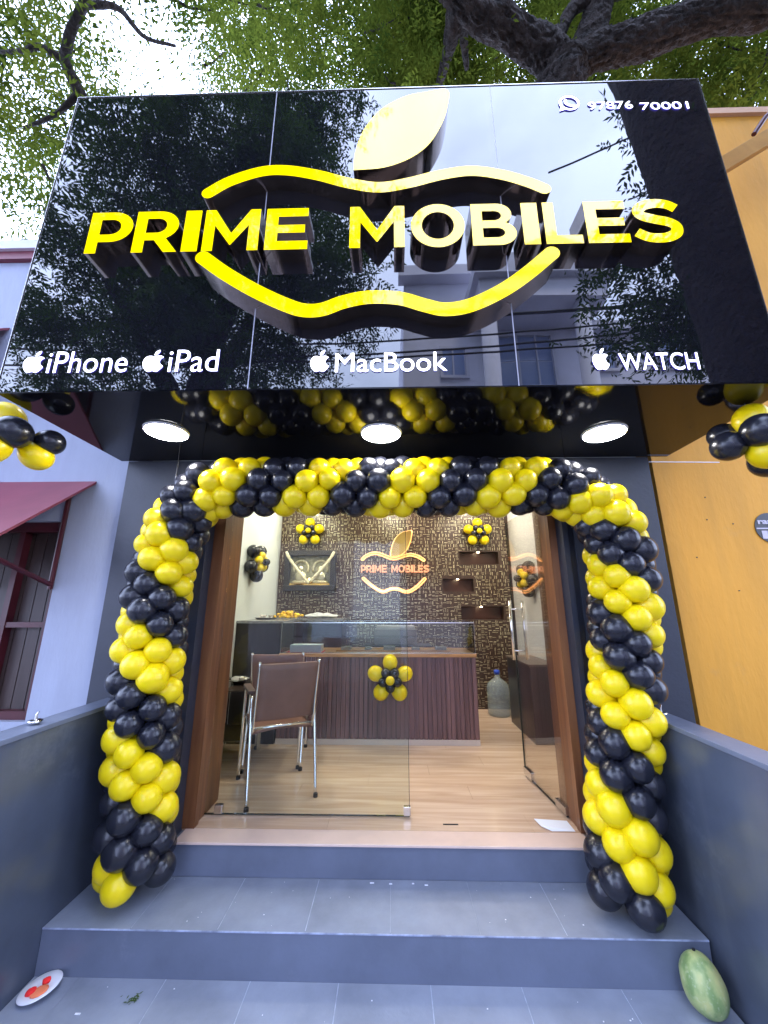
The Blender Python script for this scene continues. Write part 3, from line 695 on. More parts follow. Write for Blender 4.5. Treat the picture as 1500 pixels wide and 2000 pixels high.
path = [(-1.335, 2.32, -0.045), (-1.345, 2.31, 0.18), (-1.36, 2.30, 0.44), (-1.388, 2.27, 0.952), (-1.383, 2.27, 1.471), (-1.340, 2.27, 1.74), (-1.215, 2.27, 1.955), (-0.994, 2.275, 2.015),
        (-0.537, 2.27, 2.012), (-0.084, 2.27, 2.005), (0.429, 2.27, 2.005), (0.874, 2.27, 2.010), (1.13, 2.27, 1.955), (1.290, 2.27, 1.80), (1.338, 2.27, 1.555), (1.316, 2.27, 1.234), (1.245, 2.29, 0.703), (1.175, 2.29, 0.232), (1.14, 2.27, -0.07)]
pp = smooth_path(path, 14)
cum = [0]
for a, b in zip(pp[:-1], pp[1:]): cum.append(cum[-1] + (b - a).length)
total = cum[-1]; NL = int(round(total / 0.0725)); 
def at_s(s_):
    for i in range(len(cum) - 1):
        if cum[i + 1] >= s_ or i == len(cum) - 2:
            t = (s_ - cum[i]) / (cum[i + 1] - cum[i]); return pp[i].lerp(pp[i + 1], t), (pp[i + 1] - pp[i]).normalized()
arch = thing('balloon_arch', 'yellow and black spiral balloon arch standing around the shop entrance', 'balloon arch', (0, 2.27, -0.165))
PH0 = 0.0
blist = []
for i in range(NL + 1):
    p, t = at_s(i * total / NL)
    side = t.cross(Vector((0, 1, 0))).normalized()   # points 'outwards' in the plane of the arch
    base = 45 * (i - 2)
    for q in range(4):
        ang = R(base + 90 * q + random.uniform(-5, 5))
        d = side * math.cos(ang) + Vector((0, 1, 0)) * math.sin(ang)
        d = (d + t * random.uniform(-0.07, 0.07)).normalized()
        helix = ((base + 90 * q) - 45 * i) % 360      # index inside the cluster
        yellow = (q in (0, 1))
        blist.append([p, d, yellow, i, q])
PHASE = 0
for b in blist:
    p, d, yellow, i, q = b
    Rr = 0.116 * random.uniform(0.96, 1.05); c = p + d * Rr
    b.append(c); b.append((c - Vector((0, 0, 1.27))).length + (0.0 if d.y < 0.35 else 5))
order = sorted(blist, key=lambda b: b[6])
front, back = order[:299], order[299:]
def add_balloon(parent, me, c, d, sc=1.0, name=None, twist=None):
    o = bpy.data.objects.new(name or 'balloon', me); COL.objects.link(o); o.parent = parent; o.location = Vector(c) - WL[parent.name]
    o.rotation_euler = Vector(d).to_track_quat('Z', 'Y').to_euler(); o.scale = (sc * random.uniform(0.97, 1.03), sc * random.uniform(0.97, 1.03), sc * random.uniform(0.97, 1.05)); return o
for p, d, yellow, i, q, c, _ in front:
    g_ = 1.0 + (0.06 if p.z < 0.3 else 0.0)
    add_balloon(arch, BY if yellow else BK, c, d, random.uniform(0.90, 1.07) * g_)
V, F, MI = [], [], []
for p, d, yellow, i, q, c, _ in back:
    me = BY if yellow else BK; mt = Matrix.Translation(c) @ Vector(d).to_track_quat('Z', 'Y').to_matrix().to_4x4()
    n0 = len(V); V += [mt @ v.co for v in me.vertices]; F += [tuple(v + n0 for v in f.vertices) for f in me.polygons]; MI += [0 if yellow else 1] * len(me.polygons)
if V:
    o = obj('rear_balloons', (V, F, MI), None, arch, smooth=True, mats=[M_yel, M_blk]); tag(o, kind='stuff')

def cluster(lab, items, dx=0):
    items = [((c[0] + dx, c[1], c[2]), y, s_ * 0.93) for c, y, s_ in items]
    t = thing('balloon_cluster', lab, 'balloons', items[0][0], 'balloon clusters hanging from the sign ends')
    ctr = sum((Vector(i[0]) for i in items), Vector()) / len(items)
    for c, yel, s_ in items:
        c = ctr + (Vector(c) - ctr) * 0.86; d = c - ctr
        add_balloon(t, BY if yel else BK, c, d, s_)
    obj('string', tube([ctr, (ctr.x, ctr.y, 2.287)], 0.002, 5), M_plastic, t)
cluster('yellow and black balloon cluster hanging at the left end of the sign', [((-1.985, 1.80, 2.27), 1, 1.22), ((-2.07, 1.77, 2.17), 0, 1.25), ((-1.865, 1.75, 2.155), 0, 1.2), ((-1.955, 1.72, 2.045), 1, 1.22), ((-1.86, 1.92, 2.07), 1, 1.1), ((-1.80, 1.93, 2.17), 0, 1.0)], -0.09)
cluster('yellow and black balloon cluster hanging at the right end of the sign', [((1.795, 1.80, 2.215), 1, 1.15), ((1.73, 1.70, 2.10), 0, 1.15), ((1.645, 1.82, 2.06), 0, 1.1), ((1.79, 1.76, 1.995), 1, 1.15), ((1.91, 1.74, 2.12), 1, 1.3), ((1.90, 1.88, 1.98), 0, 1.1), ((1.72, 1.92, 2.17), 0, 1.0)], 0.04)

def flower(lab, c, n, yel_out=True, s_=1.0, rot=90):
    """balloon flower; n = facing direction"""
    t = thing('balloon_flower', lab, 'balloon flower', c, 'balloon flowers decorating the shop interior')
    n = Vector(n).normalized(); u = Vector((0, 0, 1)); a = u.cross(n).normalized(); b = n.cross(a)
    A, B = (BY, BK) if yel_out else (BK, BY)
    c = Vector(c)
    for k in range(5):
        an = R(rot + 72 * k); d = a * math.cos(an) + b * math.sin(an)
        add_balloon(t, A, c + d * 0.148 * s_, d, 0.98 * s_, 'petal')
    for k in range(5):
        an = R(rot + 36 + 72 * k); d = a * math.cos(an) + b * math.sin(an)
        add_balloon(t, B, c + d * 0.07 * s_ + n * 0.055 * s_, d + n, 0.62 * s_, 'inner_petal')
    add_balloon(t, A, c + n * 0.115 * s_, n, 0.56 * s_, 'centre')
flower('yellow balloon flower with dark centre on the mosaic wall above the framed relief', (-1.185, 5.31, 2.325), (0, -1, 0), s_=0.92)
flower('yellow balloon flower with dark centre on the mosaic wall above the niches', (1.212, 5.31, 2.31), (0, -1, 0), s_=0.92)
flower('yellow balloon flower on the front of the counter', (-0.03, 3.955, 0.605), (0, -1, 0), s_=1.0)
flower('black petalled balloon flower with yellow middle on the left interior wall', (-1.55, 4.30, 1.775), (1, -0.1, 0), False, 1.0, 60)
flower('black petalled balloon flower with yellow middle on the right interior wall', (1.60, 4.62, 1.61), (-1, -0.1, 0), False, 1.0, 60)

# ------------------------------------------------------------------ interior furniture
ct = thing('counter', 'dark wood shop counter with a glass display case on top', 'counter', (0, 4.05, 0))
for k in range(44):
    x = -1.14 + k * (1.965 / 44)
    obj('slat', box(x + 0.002, x + 1.965 / 44 - 0.002, 4.05, 4.075, 0.05, 0.79), M_front, ct)
obj('body', box(-1.14, 0.825, 4.076, 4.60, 0.05, 0.79), M_cab, ct)
obj('plinth', box(-1.14, 0.825, 4.045, 4.60, 0.001, 0.049), mat('pale_plinth', (0.55, 0.47, 0.40), 0.3), ct)
obj('worktop', box(-1.15, 0.832, 4.03, 4.62, 0.791, 0.825), M_ctop, ct, bevel=0.004)
gc = obj('display_case', cat(box(-1.14, 0.822, 4.045, 4.051, 0.826, 1.12), box(-1.14, -1.134, 4.052, 4.52, 0.826, 1.12), box(0.816, 0.822, 4.052, 4.52, 0.826, 1.12), box(-1.14, 0.822, 4.045, 4.52, 1.121, 1.128)), M_case, ct)
obj('edge', box(-1.14, 0.822, 4.0435, 4.0445, 1.118, 1.128), M_steel, gc)
obj('edge', box(0.8225, 0.8245, 4.044, 4.052, 0.826, 1.128), M_steel, gc)
for ed in (box(-1.14, 0.822, 4.0515, 4.0535, 0.826, 0.832), box(-1.142, -1.138, 4.043, 4.0445, 0.826, 1.128), box(-1.14, 0.822, 4.5205, 4.524, 1.118, 1.129), box(0.8225, 0.826, 4.0525, 4.524, 1.118, 1.129)):
    obj('edge', ed, M_steel, gc)
obj('glass_shelf', box(-1.12, 0.81, 4.25, 4.50, 0.965, 0.972), M_case, gc)
for x, w_, h_ in ((-0.55, 0.10, 0.03), (-0.3, 0.07, 0.02), (-0.1, 0.12, 0.035), (0.2, 0.08, 0.02), (0.45, 0.11, 0.03)):
    obj('phone_box', box(x, x + w_, 4.22, 4.36, 0.8405, 0.84 + h_), M_stone, gc)
obj('display_shelf', box(-0.6, 0.6, 4.2, 4.5, 0.826, 0.84), M_ctop, gc)
ph = thing('box_stack', 'white phone boxes inside the left end of the display case', 'boxes', (-0.9, 4.15, 0.826))
obj('carton', box(-1.06, -0.74, 4.10, 4.25, 0.829, 0.90), M_card, ph); obj('carton', box(-1.10, -0.72, 4.085, 4.27, 0.8265, 0.8288), M_red, ph)
lap = thing('printer', 'dark grey office machine standing behind the counter', 'printer', (0.0, 4.75, 0.8))
obj('desk_stand', box(-0.35, 0.45, 4.68, 5.0, 0.0, 0.84), M_cab, lap)
obj('body', box(-0.22, 0.28, 4.70, 4.98, 0.841, 1.02), mat('printer_grey', (0.12, 0.12, 0.14), 0.4), lap, bevel=0.01)
obj('lid', box(-0.20, 0.26, 4.72, 4.96, 1.021, 1.06), mat('printer_pale', (0.3, 0.3, 0.34), 0.4), lap, bevel=0.008)
cb = thing('tall_cabinet', 'dark laminate cabinet with granite top left of the counter', 'cabinet', (-1.4, 4.05, 0))
obj('body', box(-1.618, -1.155, 4.05, 4.6, 0.001, 1.115), M_cab, cb)
obj('granite_top', box(-1.618, -1.13, 4.04, 5.39, 1.116, 1.14), M_stone, cb)
obj('body', box(-1.618, -1.2, 4.61, 5.39, 0.001, 1.115), M_cab, cb)
obj('granite_top', box(-1.129, -0.62, 4.9, 5.39, 1.116, 1.14), M_stone, cb)
obj('body', box(-1.13, -0.64, 4.95, 5.39, 0.001, 1.115), M_cab, cb)
fb = thing('flower_offering', 'yellow marigold bundle on the granite top of the cabinet', 'flowers', (-1.25, 4.5, 1.14))
V, F = [], []
for k in range(60):
    a = random.uniform(0, 6.28); rr = abs(random.gauss(0, 0.055)); 
    V_, F_ = sphere((-1.24 + rr * math.cos(a) * 1.4, 4.62 + rr * math.sin(a), 1.165 + random.uniform(0, 0.075) * (1 - rr * 5)), 0.02, 0.02, 0.017, 7, 5); V, F = cat((V, F), (V_, F_))
obj('blossoms', (V, F), mat('marigold', (0.8, 0.5, 0.04), 0.8), fb)
ty = thing('steel_tray', 'steel tray with small bowls on the granite cabinet top', 'tray', (-1.47, 4.4, 1.14))
obj('tray', lathe([(0.10, 0.0), (0.13, 0.022), (0.126, 0.022), (0.098, 0.004)], (-1.46, 4.5, 1.1405), 24), M_steel, ty)
obj('bowl', lathe([(0.02, 0), (0.04, 0.045), (0.037, 0.045), (0.018, 0.004)], (-1.49, 4.48, 1.146), 16), M_steel, ty)
obj('bowl', lathe([(0.02, 0), (0.035, 0.04), (0.032, 0.04), (0.018, 0.004)], (-1.41, 4.52, 1.146), 16), M_steel, ty)
pb = obj('crumpled_bag', sphere((-0.93, 5.08, 1.165), 0.22, 0.09, 0.03, 14, 8), mat('white_film', (0.6, 0.6, 0.6), 0.4, bump=0.02, bscale=18), smooth=False); tag(pb, 'crumpled white plastic bag beside the marigold bundle', 'plastic bag')
for v in pb.data.vertices: v.co += Vector((0, 0, max(0, noise.noise(v.co * 25)) * 0.05))

# framed relief (plain generic relief of two arches)
pf = thing('framed_relief', 'dark framed silver relief of two haloed shapes hung with white garlands on the mosaic wall', 'framed relief', (-1.165, 5.35, 1.78))
fx0, fx1, fz0, fz1 = -1.52, -0.80, 1.50, 2.06
for bx in (box(fx0, fx1, 5.30, 5.397, fz1 - 0.075, fz1), box(fx0, fx1, 5.30, 5.397, fz0, fz0 + 0.075), box(fx0, fx0 + 0.075, 5.30, 5.397, fz0 + 0.0755, fz1 - 0.0755), box(fx1 - 0.075, fx1, 5.30, 5.397, fz0 + 0.0755, fz1 - 0.0755)):
    obj('frame', bx, mat('frame_dark', (0.03, 0.028, 0.03), 0.3), pf, bevel=0.008)
M_silver = mat('silver_relief', (0.62, 0.58, 0.42), 0.3, metal=0.8, bump=0.006, bscale=60)
obj('backing', box(fx0 + 0.076, fx1 - 0.076, 5.385, 5.3965, fz0 + 0.076, fz1 - 0.076), mat('relief_back', (0.30, 0.29, 0.22), 0.5, var=0.4, vscale=25), pf)
for cx in (-1.30, -1.02):
    obj('halo', tube([(cx + 0.105 * math.cos(R(a)), 5.375, 1.80 + 0.12 * math.sin(R(a))) for a in range(-20, 201, 12)], 0.018, 8), M_silver, pf, smooth=True)
    obj('figure', cat(sphere((cx, 5.365, 1.80), 0.038, 0.03, 0.048), sphere((cx, 5.37, 1.69), 0.085, 0.035, 0.085), sphere((cx, 5.37, 1.62), 0.12, 0.03, 0.035)), M_silver, pf, smooth=True)
for (a, b) in (((-1.50, 2.04), (-1.16, 1.60)), ((-0.82, 2.04), (-1.15, 1.62))):
    pts = [(a[0] + (b[0] - a[0]) * t, 5.29 - 0.0 * t, a[1] + (b[1] - a[1]) * (t ** 0.8)) for t in [i / 12 for i in range(13)]]
    obj('garland', tube(pts, [0.018 + 0.006 * (i % 2) for i in range(13)], 8), mat('garland_white', (0.66, 0.60, 0.44), 0.8), pf)
obj('base_ornament', cat(box(-1.44, -0.88, 5.33, 5.38, 1.577, 1.60), sphere((-1.17, 5.35, 1.63), 0.045, 0.03, 0.05)), M_gold, pf)

M_copper = mat('copper_glow_letter', (0.6, 0.3, 0.2), 0.3, emit=(1.0, 0.32, 0.14), es=0.22)
# glowing gold emblem on the back wall
em = thing('wall_emblem', 'backlit gold shop name and leaf emblem on the mosaic wall', 'wall sign', (0, 5.39, 1.85))
zz0, zz1 = 1.752, 1.856
kx = (0.51 + 0.446) / (1.475 + 1.588)
for ch, a, b in LET:
    lp, w = glyph(ch, 0.2); f_ = fit(lp, -0.446 + (a + 1.588) * kx, -0.446 + (b + 1.588) * kx, zz0, zz1)
    place_mesh('letter', shape_mesh(f_, 0.012), [M_copper, M_warm], em, (0, 5.355, 0))
up_ = [(-0.43 + (x + 0.979) * 0.487, 1.925 + (z - 3.40) * 0.55) for x, z in UP]
lo_ = [(-0.41 + (x + 0.958) * 0.487, 1.486 + (z - 2.66) * 0.54) for x, z in LO]
for pts in (up_, lo_):
    place_mesh('emblem_curve', shape_mesh([stroke(pts, 0.017)], 0.012), [M_gold, M_gold], em, (0, 5.352, 0))
    place_mesh('light_strip', shape_mesh([stroke(pts, 0.048)], 0.004), [M_warm, M_warm], em, (0, 5.385, 0))
lf = [(-0.02 + (x + 0.2) * 0.54, 1.975 + (z - 3.568) * 0.61) for x, z in smooth_closed(LEAF, 5)]
place_mesh('emblem_leaf', shape_mesh([lf], 0.014), [M_gold, M_gold], em, (0, 5.350, 0))
cxl = sum(p[0] for p in lf) / len(lf); czl = sum(p[1] for p in lf) / len(lf)
place_mesh('light_strip', shape_mesh([[(cxl + (x - cxl) * 1.12, czl + (z - czl) * 1.07) for x, z in lf]], 0.004), [M_warm, M_warm], em, (0, 5.385, 0))

# right cabinet, water jug
rc = thing('low_cabinet', 'low dark brown cabinet against the right interior wall', 'cabinet', (1.5, 4.4, 0))
obj('body', box(1.36, 1.653, 4.08, 4.85, 0.001, 0.70), M_cab, rc)
obj('top', box(1.35, 1.653, 4.07, 4.86, 0.701, 0.72), mat('cab_top', (0.10, 0.075, 0.06), 0.3), rc)
jg = thing('water_jug', 'large clear plastic water jug with blue cap behind the glass door', 'water jug', (1.30, 5.12, 0))
obj('body', lathe([(0.12, 0.0), (0.135, 0.02), (0.135, 0.12), (0.128, 0.14), (0.135, 0.16), (0.135, 0.30), (0.12, 0.36), (0.06, 0.41), (0.032, 0.43), (0.03, 0.47)], (1.295, 5.12, 0.0015), 28), M_jug, jg, smooth=True)
obj('cap', lathe([(0.036, 0.468), (0.036, 0.51), (0.03, 0.515)], (1.295, 5.12, 0.0015), 20), mat('blue_cap', (0.03, 0.08, 0.5), 0.4), jg, smooth=True)
# small desk at left
dk = thing('side_desk', 'dark glass topped desk against the left interior wall', 'desk', (-1.4, 3.6, 0))
obj('glass_top', box(-1.618, -1.20, 3.35, 3.98, 0.600, 0.612), mat('smoked_glass', (0.05, 0.035, 0.03), 0.06), dk, bevel=0.002)
obj('leg', box(-1.60, -1.57, 3.40, 3.44, 0.001, 0.599), M_chrome, dk); obj('leg', box(-1.60, -1.57, 3.88, 3.92, 0.001, 0.599), M_chrome, dk)
obj('leg', box(-1.26, -1.23, 3.88, 3.92, 0.001, 0.599), M_chrome, dk)
obj('lower_shelf', box(-1.60, -1.24, 3.45, 3.9, 0.2, 0.21), M_cab, dk)
sv = thing('silver_bowl', 'shiny silver dish and crumpled foil on the dark desk', 'dish', (-1.38, 3.6, 0.613))
obj('bowl', lathe([(0.04, 0), (0.10, 0.04), (0.095, 0.042), (0.035, 0.006)], (-1.38, 3.62, 0.613), 20), M_chrome, sv)
obj('foil', sphere((-1.37, 3.62, 0.655), 0.08, 0.07, 0.03, 9, 6), M_steel, sv)
# lock plate, paper sheet
o = obj('lock_plate', box(0.295, 0.387, 2.685, 2.694, 0.0012, 0.004), M_dark); tag(o, 'small dark floor lock plate in the wooden doorway floor', 'lock plate')
o = fixn(obj('paper_sheet', ([(0.862, 2.745, 0.012), (1.06, 2.745, 0.003), (1.06, 2.632, 0.003), (0.925, 2.632, 0.003), (0.875, 2.665, 0.014), (0.862, 2.745, 0.008), (1.06, 2.745, 0.0015), (1.06, 2.632, 0.0015), (0.925, 2.632, 0.0015), (0.875, 2.665, 0.010)],
             [(0, 1, 2, 3, 4), (9, 8, 7, 6, 5), (0, 5, 6, 1), (1, 6, 7, 2), (2, 7, 8, 3), (3, 8, 9, 4), (4, 9, 5, 0)]), M_card)); tag(o, 'pale blue white sheet lying on the doorway floor beside the glass door', 'paper')

# ------------------------------------------------------------------ chairs
def make_chair():
    t = thing('office_chair', 'x', 'chair', (0, 0, 0), 'brown sling visitor chairs')
    # local: facing +y, width along x
    for s_ in (-1, 1):
        x = 0.228 * s_
        obj('leg', tube(smooth_path([(x, 0.25, 0.0), (x, 0.235, 0.3), (x, 0.20, 0.60), (x, 0.16, 0.655), (x, 0.05, 0.665)], 5), 0.0115, 10), M_chrome, t, smooth=True)
        obj('leg', tube(smooth_path([(x, -0.28, 0.0), (x, -0.22, 0.3), (x, -0.16, 0.55), (x, -0.14, 0.655), (x, -0.03, 0.667)], 5), 0.0115, 10), M_chrome, t, smooth=True)
        obj('armrest', box(x - 0.026, x + 0.026, -0.15, 0.17, 0.668, 0.692), M_leather, t, bevel=0.008)
        xb = 0.212 * s_
        obj('back_post', tube(smooth_path([(xb, 0.22, 0.455), (xb, -0.13, 0.425), (xb, -0.19, 0.47), (xb, -0.235, 0.66), (xb, -0.30, 0.90)], 6), 0.010, 10), M_chrome, t, smooth=True)
        obj('foot', lathe([(0.016, 0), (0.016, 0.022)], (x, 0.25, 0.0), 12), M_dark, t); obj('foot', lathe([(0.016, 0), (0.016, 0.022)], (x, -0.28, 0.0), 12), M_dark, t)
    for y, z in ((0.225, 0.44), (-0.175, 0.45)):
        obj('crossbar', tube([(-0.228, y, z), (0.228, y, z)], 0.009, 8), M_chrome, t, smooth=True)
    # sling: curved sheet with thickness
    prof = smooth_path([(0, -0.305, 0.885), (0, -0.24, 0.66), (0, -0.205, 0.54), (0, -0.19, 0.50)], 5)
    def sheet(prof, name, hw):
        V, F = [], []; m = len(prof)
        for off in (0, 0.014):
            for i, p in enumerate(prof):
                a = prof[max(0, i - 1)]; b = prof[min(m - 1, i + 1)]; tt = (b - a).normalized(); nn = Vector((0, -tt.z, tt.y))
                for j in range(7):
                    u = -1 + j / 3; sag = 0.018 * (1 - u * u)
                    V.append(Vector((u * hw, p.y, p.z)) + nn * (off - sag * (1 if name == 'seat' else 0.6)))
        L_ = m * 7
        for i in range(m - 1):
            for j in range(6):
                a = i * 7 + j; F.append((a, a + 1, a + 8, a + 7)); F.append((L_ + a + 7, L_ + a + 8, L_ + a + 1, L_ + a))
            for j in (0, 6):
                a = i * 7 + j; F.append((a, a + 7, L_ + a + 7, L_ + a))
        for i in (0, m - 1):
            for j in range(6):
                a = i * 7 + j; F.append((a, a + 1, L_ + a + 1, L_ + a))
        return fixn(obj(name, (V, F), M_sling, t, smooth=True))
    sheet(prof, 'backrest', 0.222)
    sheet(smooth_path([(0, 0.245, 0.45), (0, 0.0, 0.425), (0, -0.17, 0.425)], 5), 'seat', 0.215)
    return t
ch = make_chair(); ch['label'] = 'nearer brown sling chair with chrome legs, its back to the entrance'
ch.location = (-0.875, 3.165, 0); ch.rotation_euler = (0, 0, R(27))
c2 = copy_tree(ch); c2['label'] = 'farther brown sling chair partly hidden behind the nearer chair'
c2.location = (-1.02, 3.70, 0); c2.rotation_euler = (0, 0, R(8))

# ------------------------------------------------------------------ things on the steps
pl = thing('plate', 'white oval plate with red powder lying at the left end of the lower step', 'plate', (-1.56, 2.08, -0.345))
tilt = Matrix.Translation((-1.535, 2.062, -0.330)) @ Euler((R(2), R(-8), R(0))).to_matrix().to_4x4()
v, f = lathe([(0.030, -0.004), (0.045, 0.0), (0.076, 0.007), (0.075, 0.0095), (0.043, 0.003), (0.02, 0.001)], (0, 0, 0), 32)
obj('dish', ([tilt @ Vector(p) for p in v], f), M_plastic, pl, smooth=True)
for (x, y, r_) in ((0.005, 0.024, 0.018), (-0.022, -0.020, 0.021)):
    v, f = sphere((x, y, 0.010), r_, r_ * 0.75, 0.012, 12, 8); v = [Vector(p) + Vector((1, 1, 1)) * noise.noise(Vector(p) * 60) * 0.004 for p in v]
    obj('red_powder', ([tilt @ Vector(p) for p in v], f), M_red, pl, smooth=True)
v, f = sphere((0.012, -0.018, 0.006), 0.034, 0.03, 0.006, 12, 8)
obj('orange_powder', ([tilt @ Vector(p) for p in v], f), mat('orange_powder', (0.8, 0.22, 0.1), 0.8), pl, smooth=True)

# ash gourd / melon leaning on the step
m = bpy.data.materials.new('gourd_skin'); m.use_nodes = True; nt = m.node_tree; b = nt.nodes['Principled BSDF']
tcn = nt.nodes.new('ShaderNodeTexCoord'); n1 = nt.nodes.new('ShaderNodeTexNoise'); n1.inputs['Scale'].default_value = 17; n1.inputs['Detail'].default_value = 8
mp_ = nt.nodes.new('ShaderNodeMapping'); mp_.inputs['Scale'].default_value = (1, 1, 0.55)
r1 = nt.nodes.new('ShaderNodeValToRGB'); r1.color_ramp.elements[0].position = 0.38; r1.color_ramp.elements[1].position = 0.62
r1.color_ramp.elements[0].color = (0.17, 0.26, 0.09, 1); r1.color_ramp.elements[1].color = (0.42, 0.43, 0.17, 1)
e_ = r1.color_ramp.elements.new(0.5); e_.color = (0.32, 0.38, 0.15, 1)
n1b = nt.nodes.new('ShaderNodeTexNoise'); n1b.inputs['Scale'].default_value = 70; n1b.inputs['Detail'].default_value = 3
mixn = nt.nodes.new('ShaderNodeMix'); mixn.data_type = 'RGBA'; mixn.inputs[7].default_value = (0.5, 0.52, 0.36, 1)
rr_ = nt.nodes.new('ShaderNodeMapRange'); rr_.inputs['From Min'].default_value = 0.58; rr_.inputs['From Max'].default_value = 0.75; rr_.inputs['To Max'].default_value = 0.5
nt.links.new(tcn.outputs['Object'], mp_.inputs[0]); nt.links.new(mp_.outputs[0], n1.inputs['Vector']); nt.links.new(n1.outputs['Fac'], r1.inputs[0])
nt.links.new(tcn.outputs['Object'], n1b.inputs['Vector']); nt.links.new(n1b.outputs['Fac'], rr_.inputs['Value']); nt.links.new(rr_.outputs[0], mixn.inputs[0]); nt.links.new(r1.outputs[0], mixn.inputs[6])
nt.links.new(mixn.outputs[2], b.inputs['Base Color']); b.inputs['Roughness'].default_value = 0.42
gm = thing('ash_gourd', 'pale green oblong gourd leaning against the right end of the steps', 'gourd', (1.30, 2.07, -0.345))
V, F = sphere((0, 0, 0), 1, 1, 1, 36, 24); VV = []
for p in V:
    p = Vector(p); a = math.atan2(p.y, p.x); rad = math.hypot(p.x, p.y)
    rib = 1 + 0.012 * math.cos(a * 9) * (rad); w = 0.079 * (1 + 0.07 * (-p.z)) * rib
    VV.append(Vector((p.x * w, p.y * w, p.z * 0.100 * (1 - 0.03 * (1 - rad)))) * (1 + 0.03 * noise.noise(p * 1.5)))
rot = Euler((R(-12), R(0), R(10))).to_matrix()
VV = [rot @ p for p in VV]; zmin = min(p.z for p in VV); gc_ = Vector((1.285, 2.045, -0.345 - zmin))
go = obj('rind', ([p + gc_ for p in VV], F), m, gm, smooth=True)
tp = rot @ Vector((0, 0, 0.097)) + gc_; ax = rot @ Vector((0, 0, 1))
obj('stalk_scar', tube([tp, tp + ax * 0.006], 0.006, 8), M_dark, gm)

def bowl(lab, x, y, z):
    t = thing('lamp_bowl', lab, 'metal bowl', (x, y, z))
    obj('bowl', lathe([(0.018, 0), (0.024, 0.004), (0.030, 0.018), (0.027, 0.018), (0.02, 0.006)], (x, y, z + 0.0005), 20), M_chrome, t, smooth=True)
    obj('handle', tube([(x, y, z + 0.006), (x, y, z + 0.04), (x + 0.008, y, z + 0.055)], [0.006, 0.005, 0.003], 8), M_steel, t)
bowl('small steel lamp bowl on the right side wall beside the balloon column', 1.475, 2.33, 0.695)
bowl('small steel lamp bowl on the left side wall in front of the window', -1.70, 1.95, 0.735)
# litter bits
V, F = [], []
for k in range(26):
    x = -1.11 + random.gauss(0, 0.016); y = 2.05 + random.gauss(0, 0.011); a = random.uniform(0, 6.28); l = random.uniform(0.006, 0.013)
    d = Vector((math.cos(a), math.sin(a), 0)) * l; s_ = Vector((-math.sin(a), math.cos(a), 0)) * l * 0.3; c = Vector((x, y, -0.3435 + random.uniform(0, 0.004)))
    n0 = len(V); V += [c - d, c - s_, c + d, c + s_]; F.append((n0, n0 + 1, n0 + 2, n0 + 3))
o = obj('leaf_litter', (V, F), M_green); tag(o, 'crushed green leaf scraps on the lower step', 'leaf scraps', kind='stuff')
V, F = [], []
for k in range(40):
    up = random.random() < 0.75; x = random.uniform(-1.5, 1.3); y = random.uniform(2.16, 2.47) if up else random.uniform(1.95, 2.1); z = (-0.164 if up else -0.3435)
    s_ = random.choice((0.0009, 0.0012, 0.0012, 0.002)); bx = box(x - s_ * random.uniform(.6, 2.5), x + s_, y - s_, y + s_, z, z + s_ * 0.6); V, F = cat((V, F), bx)
for x, y, l in ((-0.12, 2.46, 0.022), (-0.02, 2.455, 0.016), (0.17, 2.45, 0.018), (0.10, 2.46, 0.012), (-1.30, 1.98, 0.022)):
    V, F = cat((V, F), box(x - l / 2, x + l / 2, y - 0.003, y + 0.003, -0.164 if y > 2.14 else -0.3435, -0.161 if y > 2.14 else -0.341))
o = obj('plaster_crumbs', (V, F), M_plastic); tag(o, 'white plaster crumbs scattered on the steps', 'crumbs', kind='stuff')

# ------------------------------------------------------------------ building across the street
ob_ = thing('opposite_building', 'lavender grey building with a pediment and columns across the street, seen mirrored in the sign', 'building', (3, -5.5, -0.5))
YB = -5.5
def window(x0, x1, z0, z1, nx=2, nz=2):
    w = obj('window', cat(box(x0 - .08, x1 + .08, YB, YB + 0.06, z1, z1 + .08), box(x0 - .08, x1 + .08, YB, YB + 0.08, z0 - .08, z0), box(x0 - .08, x0, YB, YB + 0.06, z0, z1), box(x1, x1 + .08, YB, YB + 0.06, z0, z1),
                 *[box(x0 + (x1 - x0) * i / nx - .02, x0 + (x1 - x0) * i / nx + .02, YB, YB + 0.05, z0, z1) for i in range(1, nx)]), M_bldtrim, ob_)
    for i in range(nx):
        for j in range(nz):
            a = x0 + (x1 - x0) * i / nx + 0.022; b = x0 + (x1 - x0) * (i + 1) / nx - 0.022; c = z0 + (z1 - z0) * j / nz + 0.015; d = z0 + (z1 - z0) * (j + 1) / nz - 0.015
            obj('pane', box(a, b, YB + 0.002, YB + 0.012, c, d), M_winblue, w)
obj('wall', box(0.35, 2.3, YB - 8, YB, -0.5, 10.15), M_bld, ob_)
obj('wall', box(2.301, 5.0, YB - 8, YB, -0.5, 9.0), M_bld, ob_)
obj('wall', box(5.001, 9.0, YB - 8, YB, -0.5, 8.45), M_bld, ob_)
obj('cornice', box(0.2, 2.299, YB + 0.001, YB + 0.35, 10.0, 10.32), M_bldtrim, ob_)
fixn(obj('pediment', prism_y([(2.1, 9.25), (5.3, 9.25), (3.9, 10.05)], YB + 0.001, YB + 1.3), M_bldtrim, ob_))
obj('entablature', box(2.0, 5.35, YB + 0.001, YB + 1.4, 8.95, 9.249), M_bldtrim, ob_)
obj('entablature', box(2.15, 5.2, YB + 0.001, YB + 1.2, 8.45, 8.949), M_bld, ob_)
for x in (2.40, 4.62): obj('column', lathe([(0.2, 0), (0.2, 8.94)], (x, YB + 0.9, -0.5), 20), M_bldtrim, ob_, smooth=True)
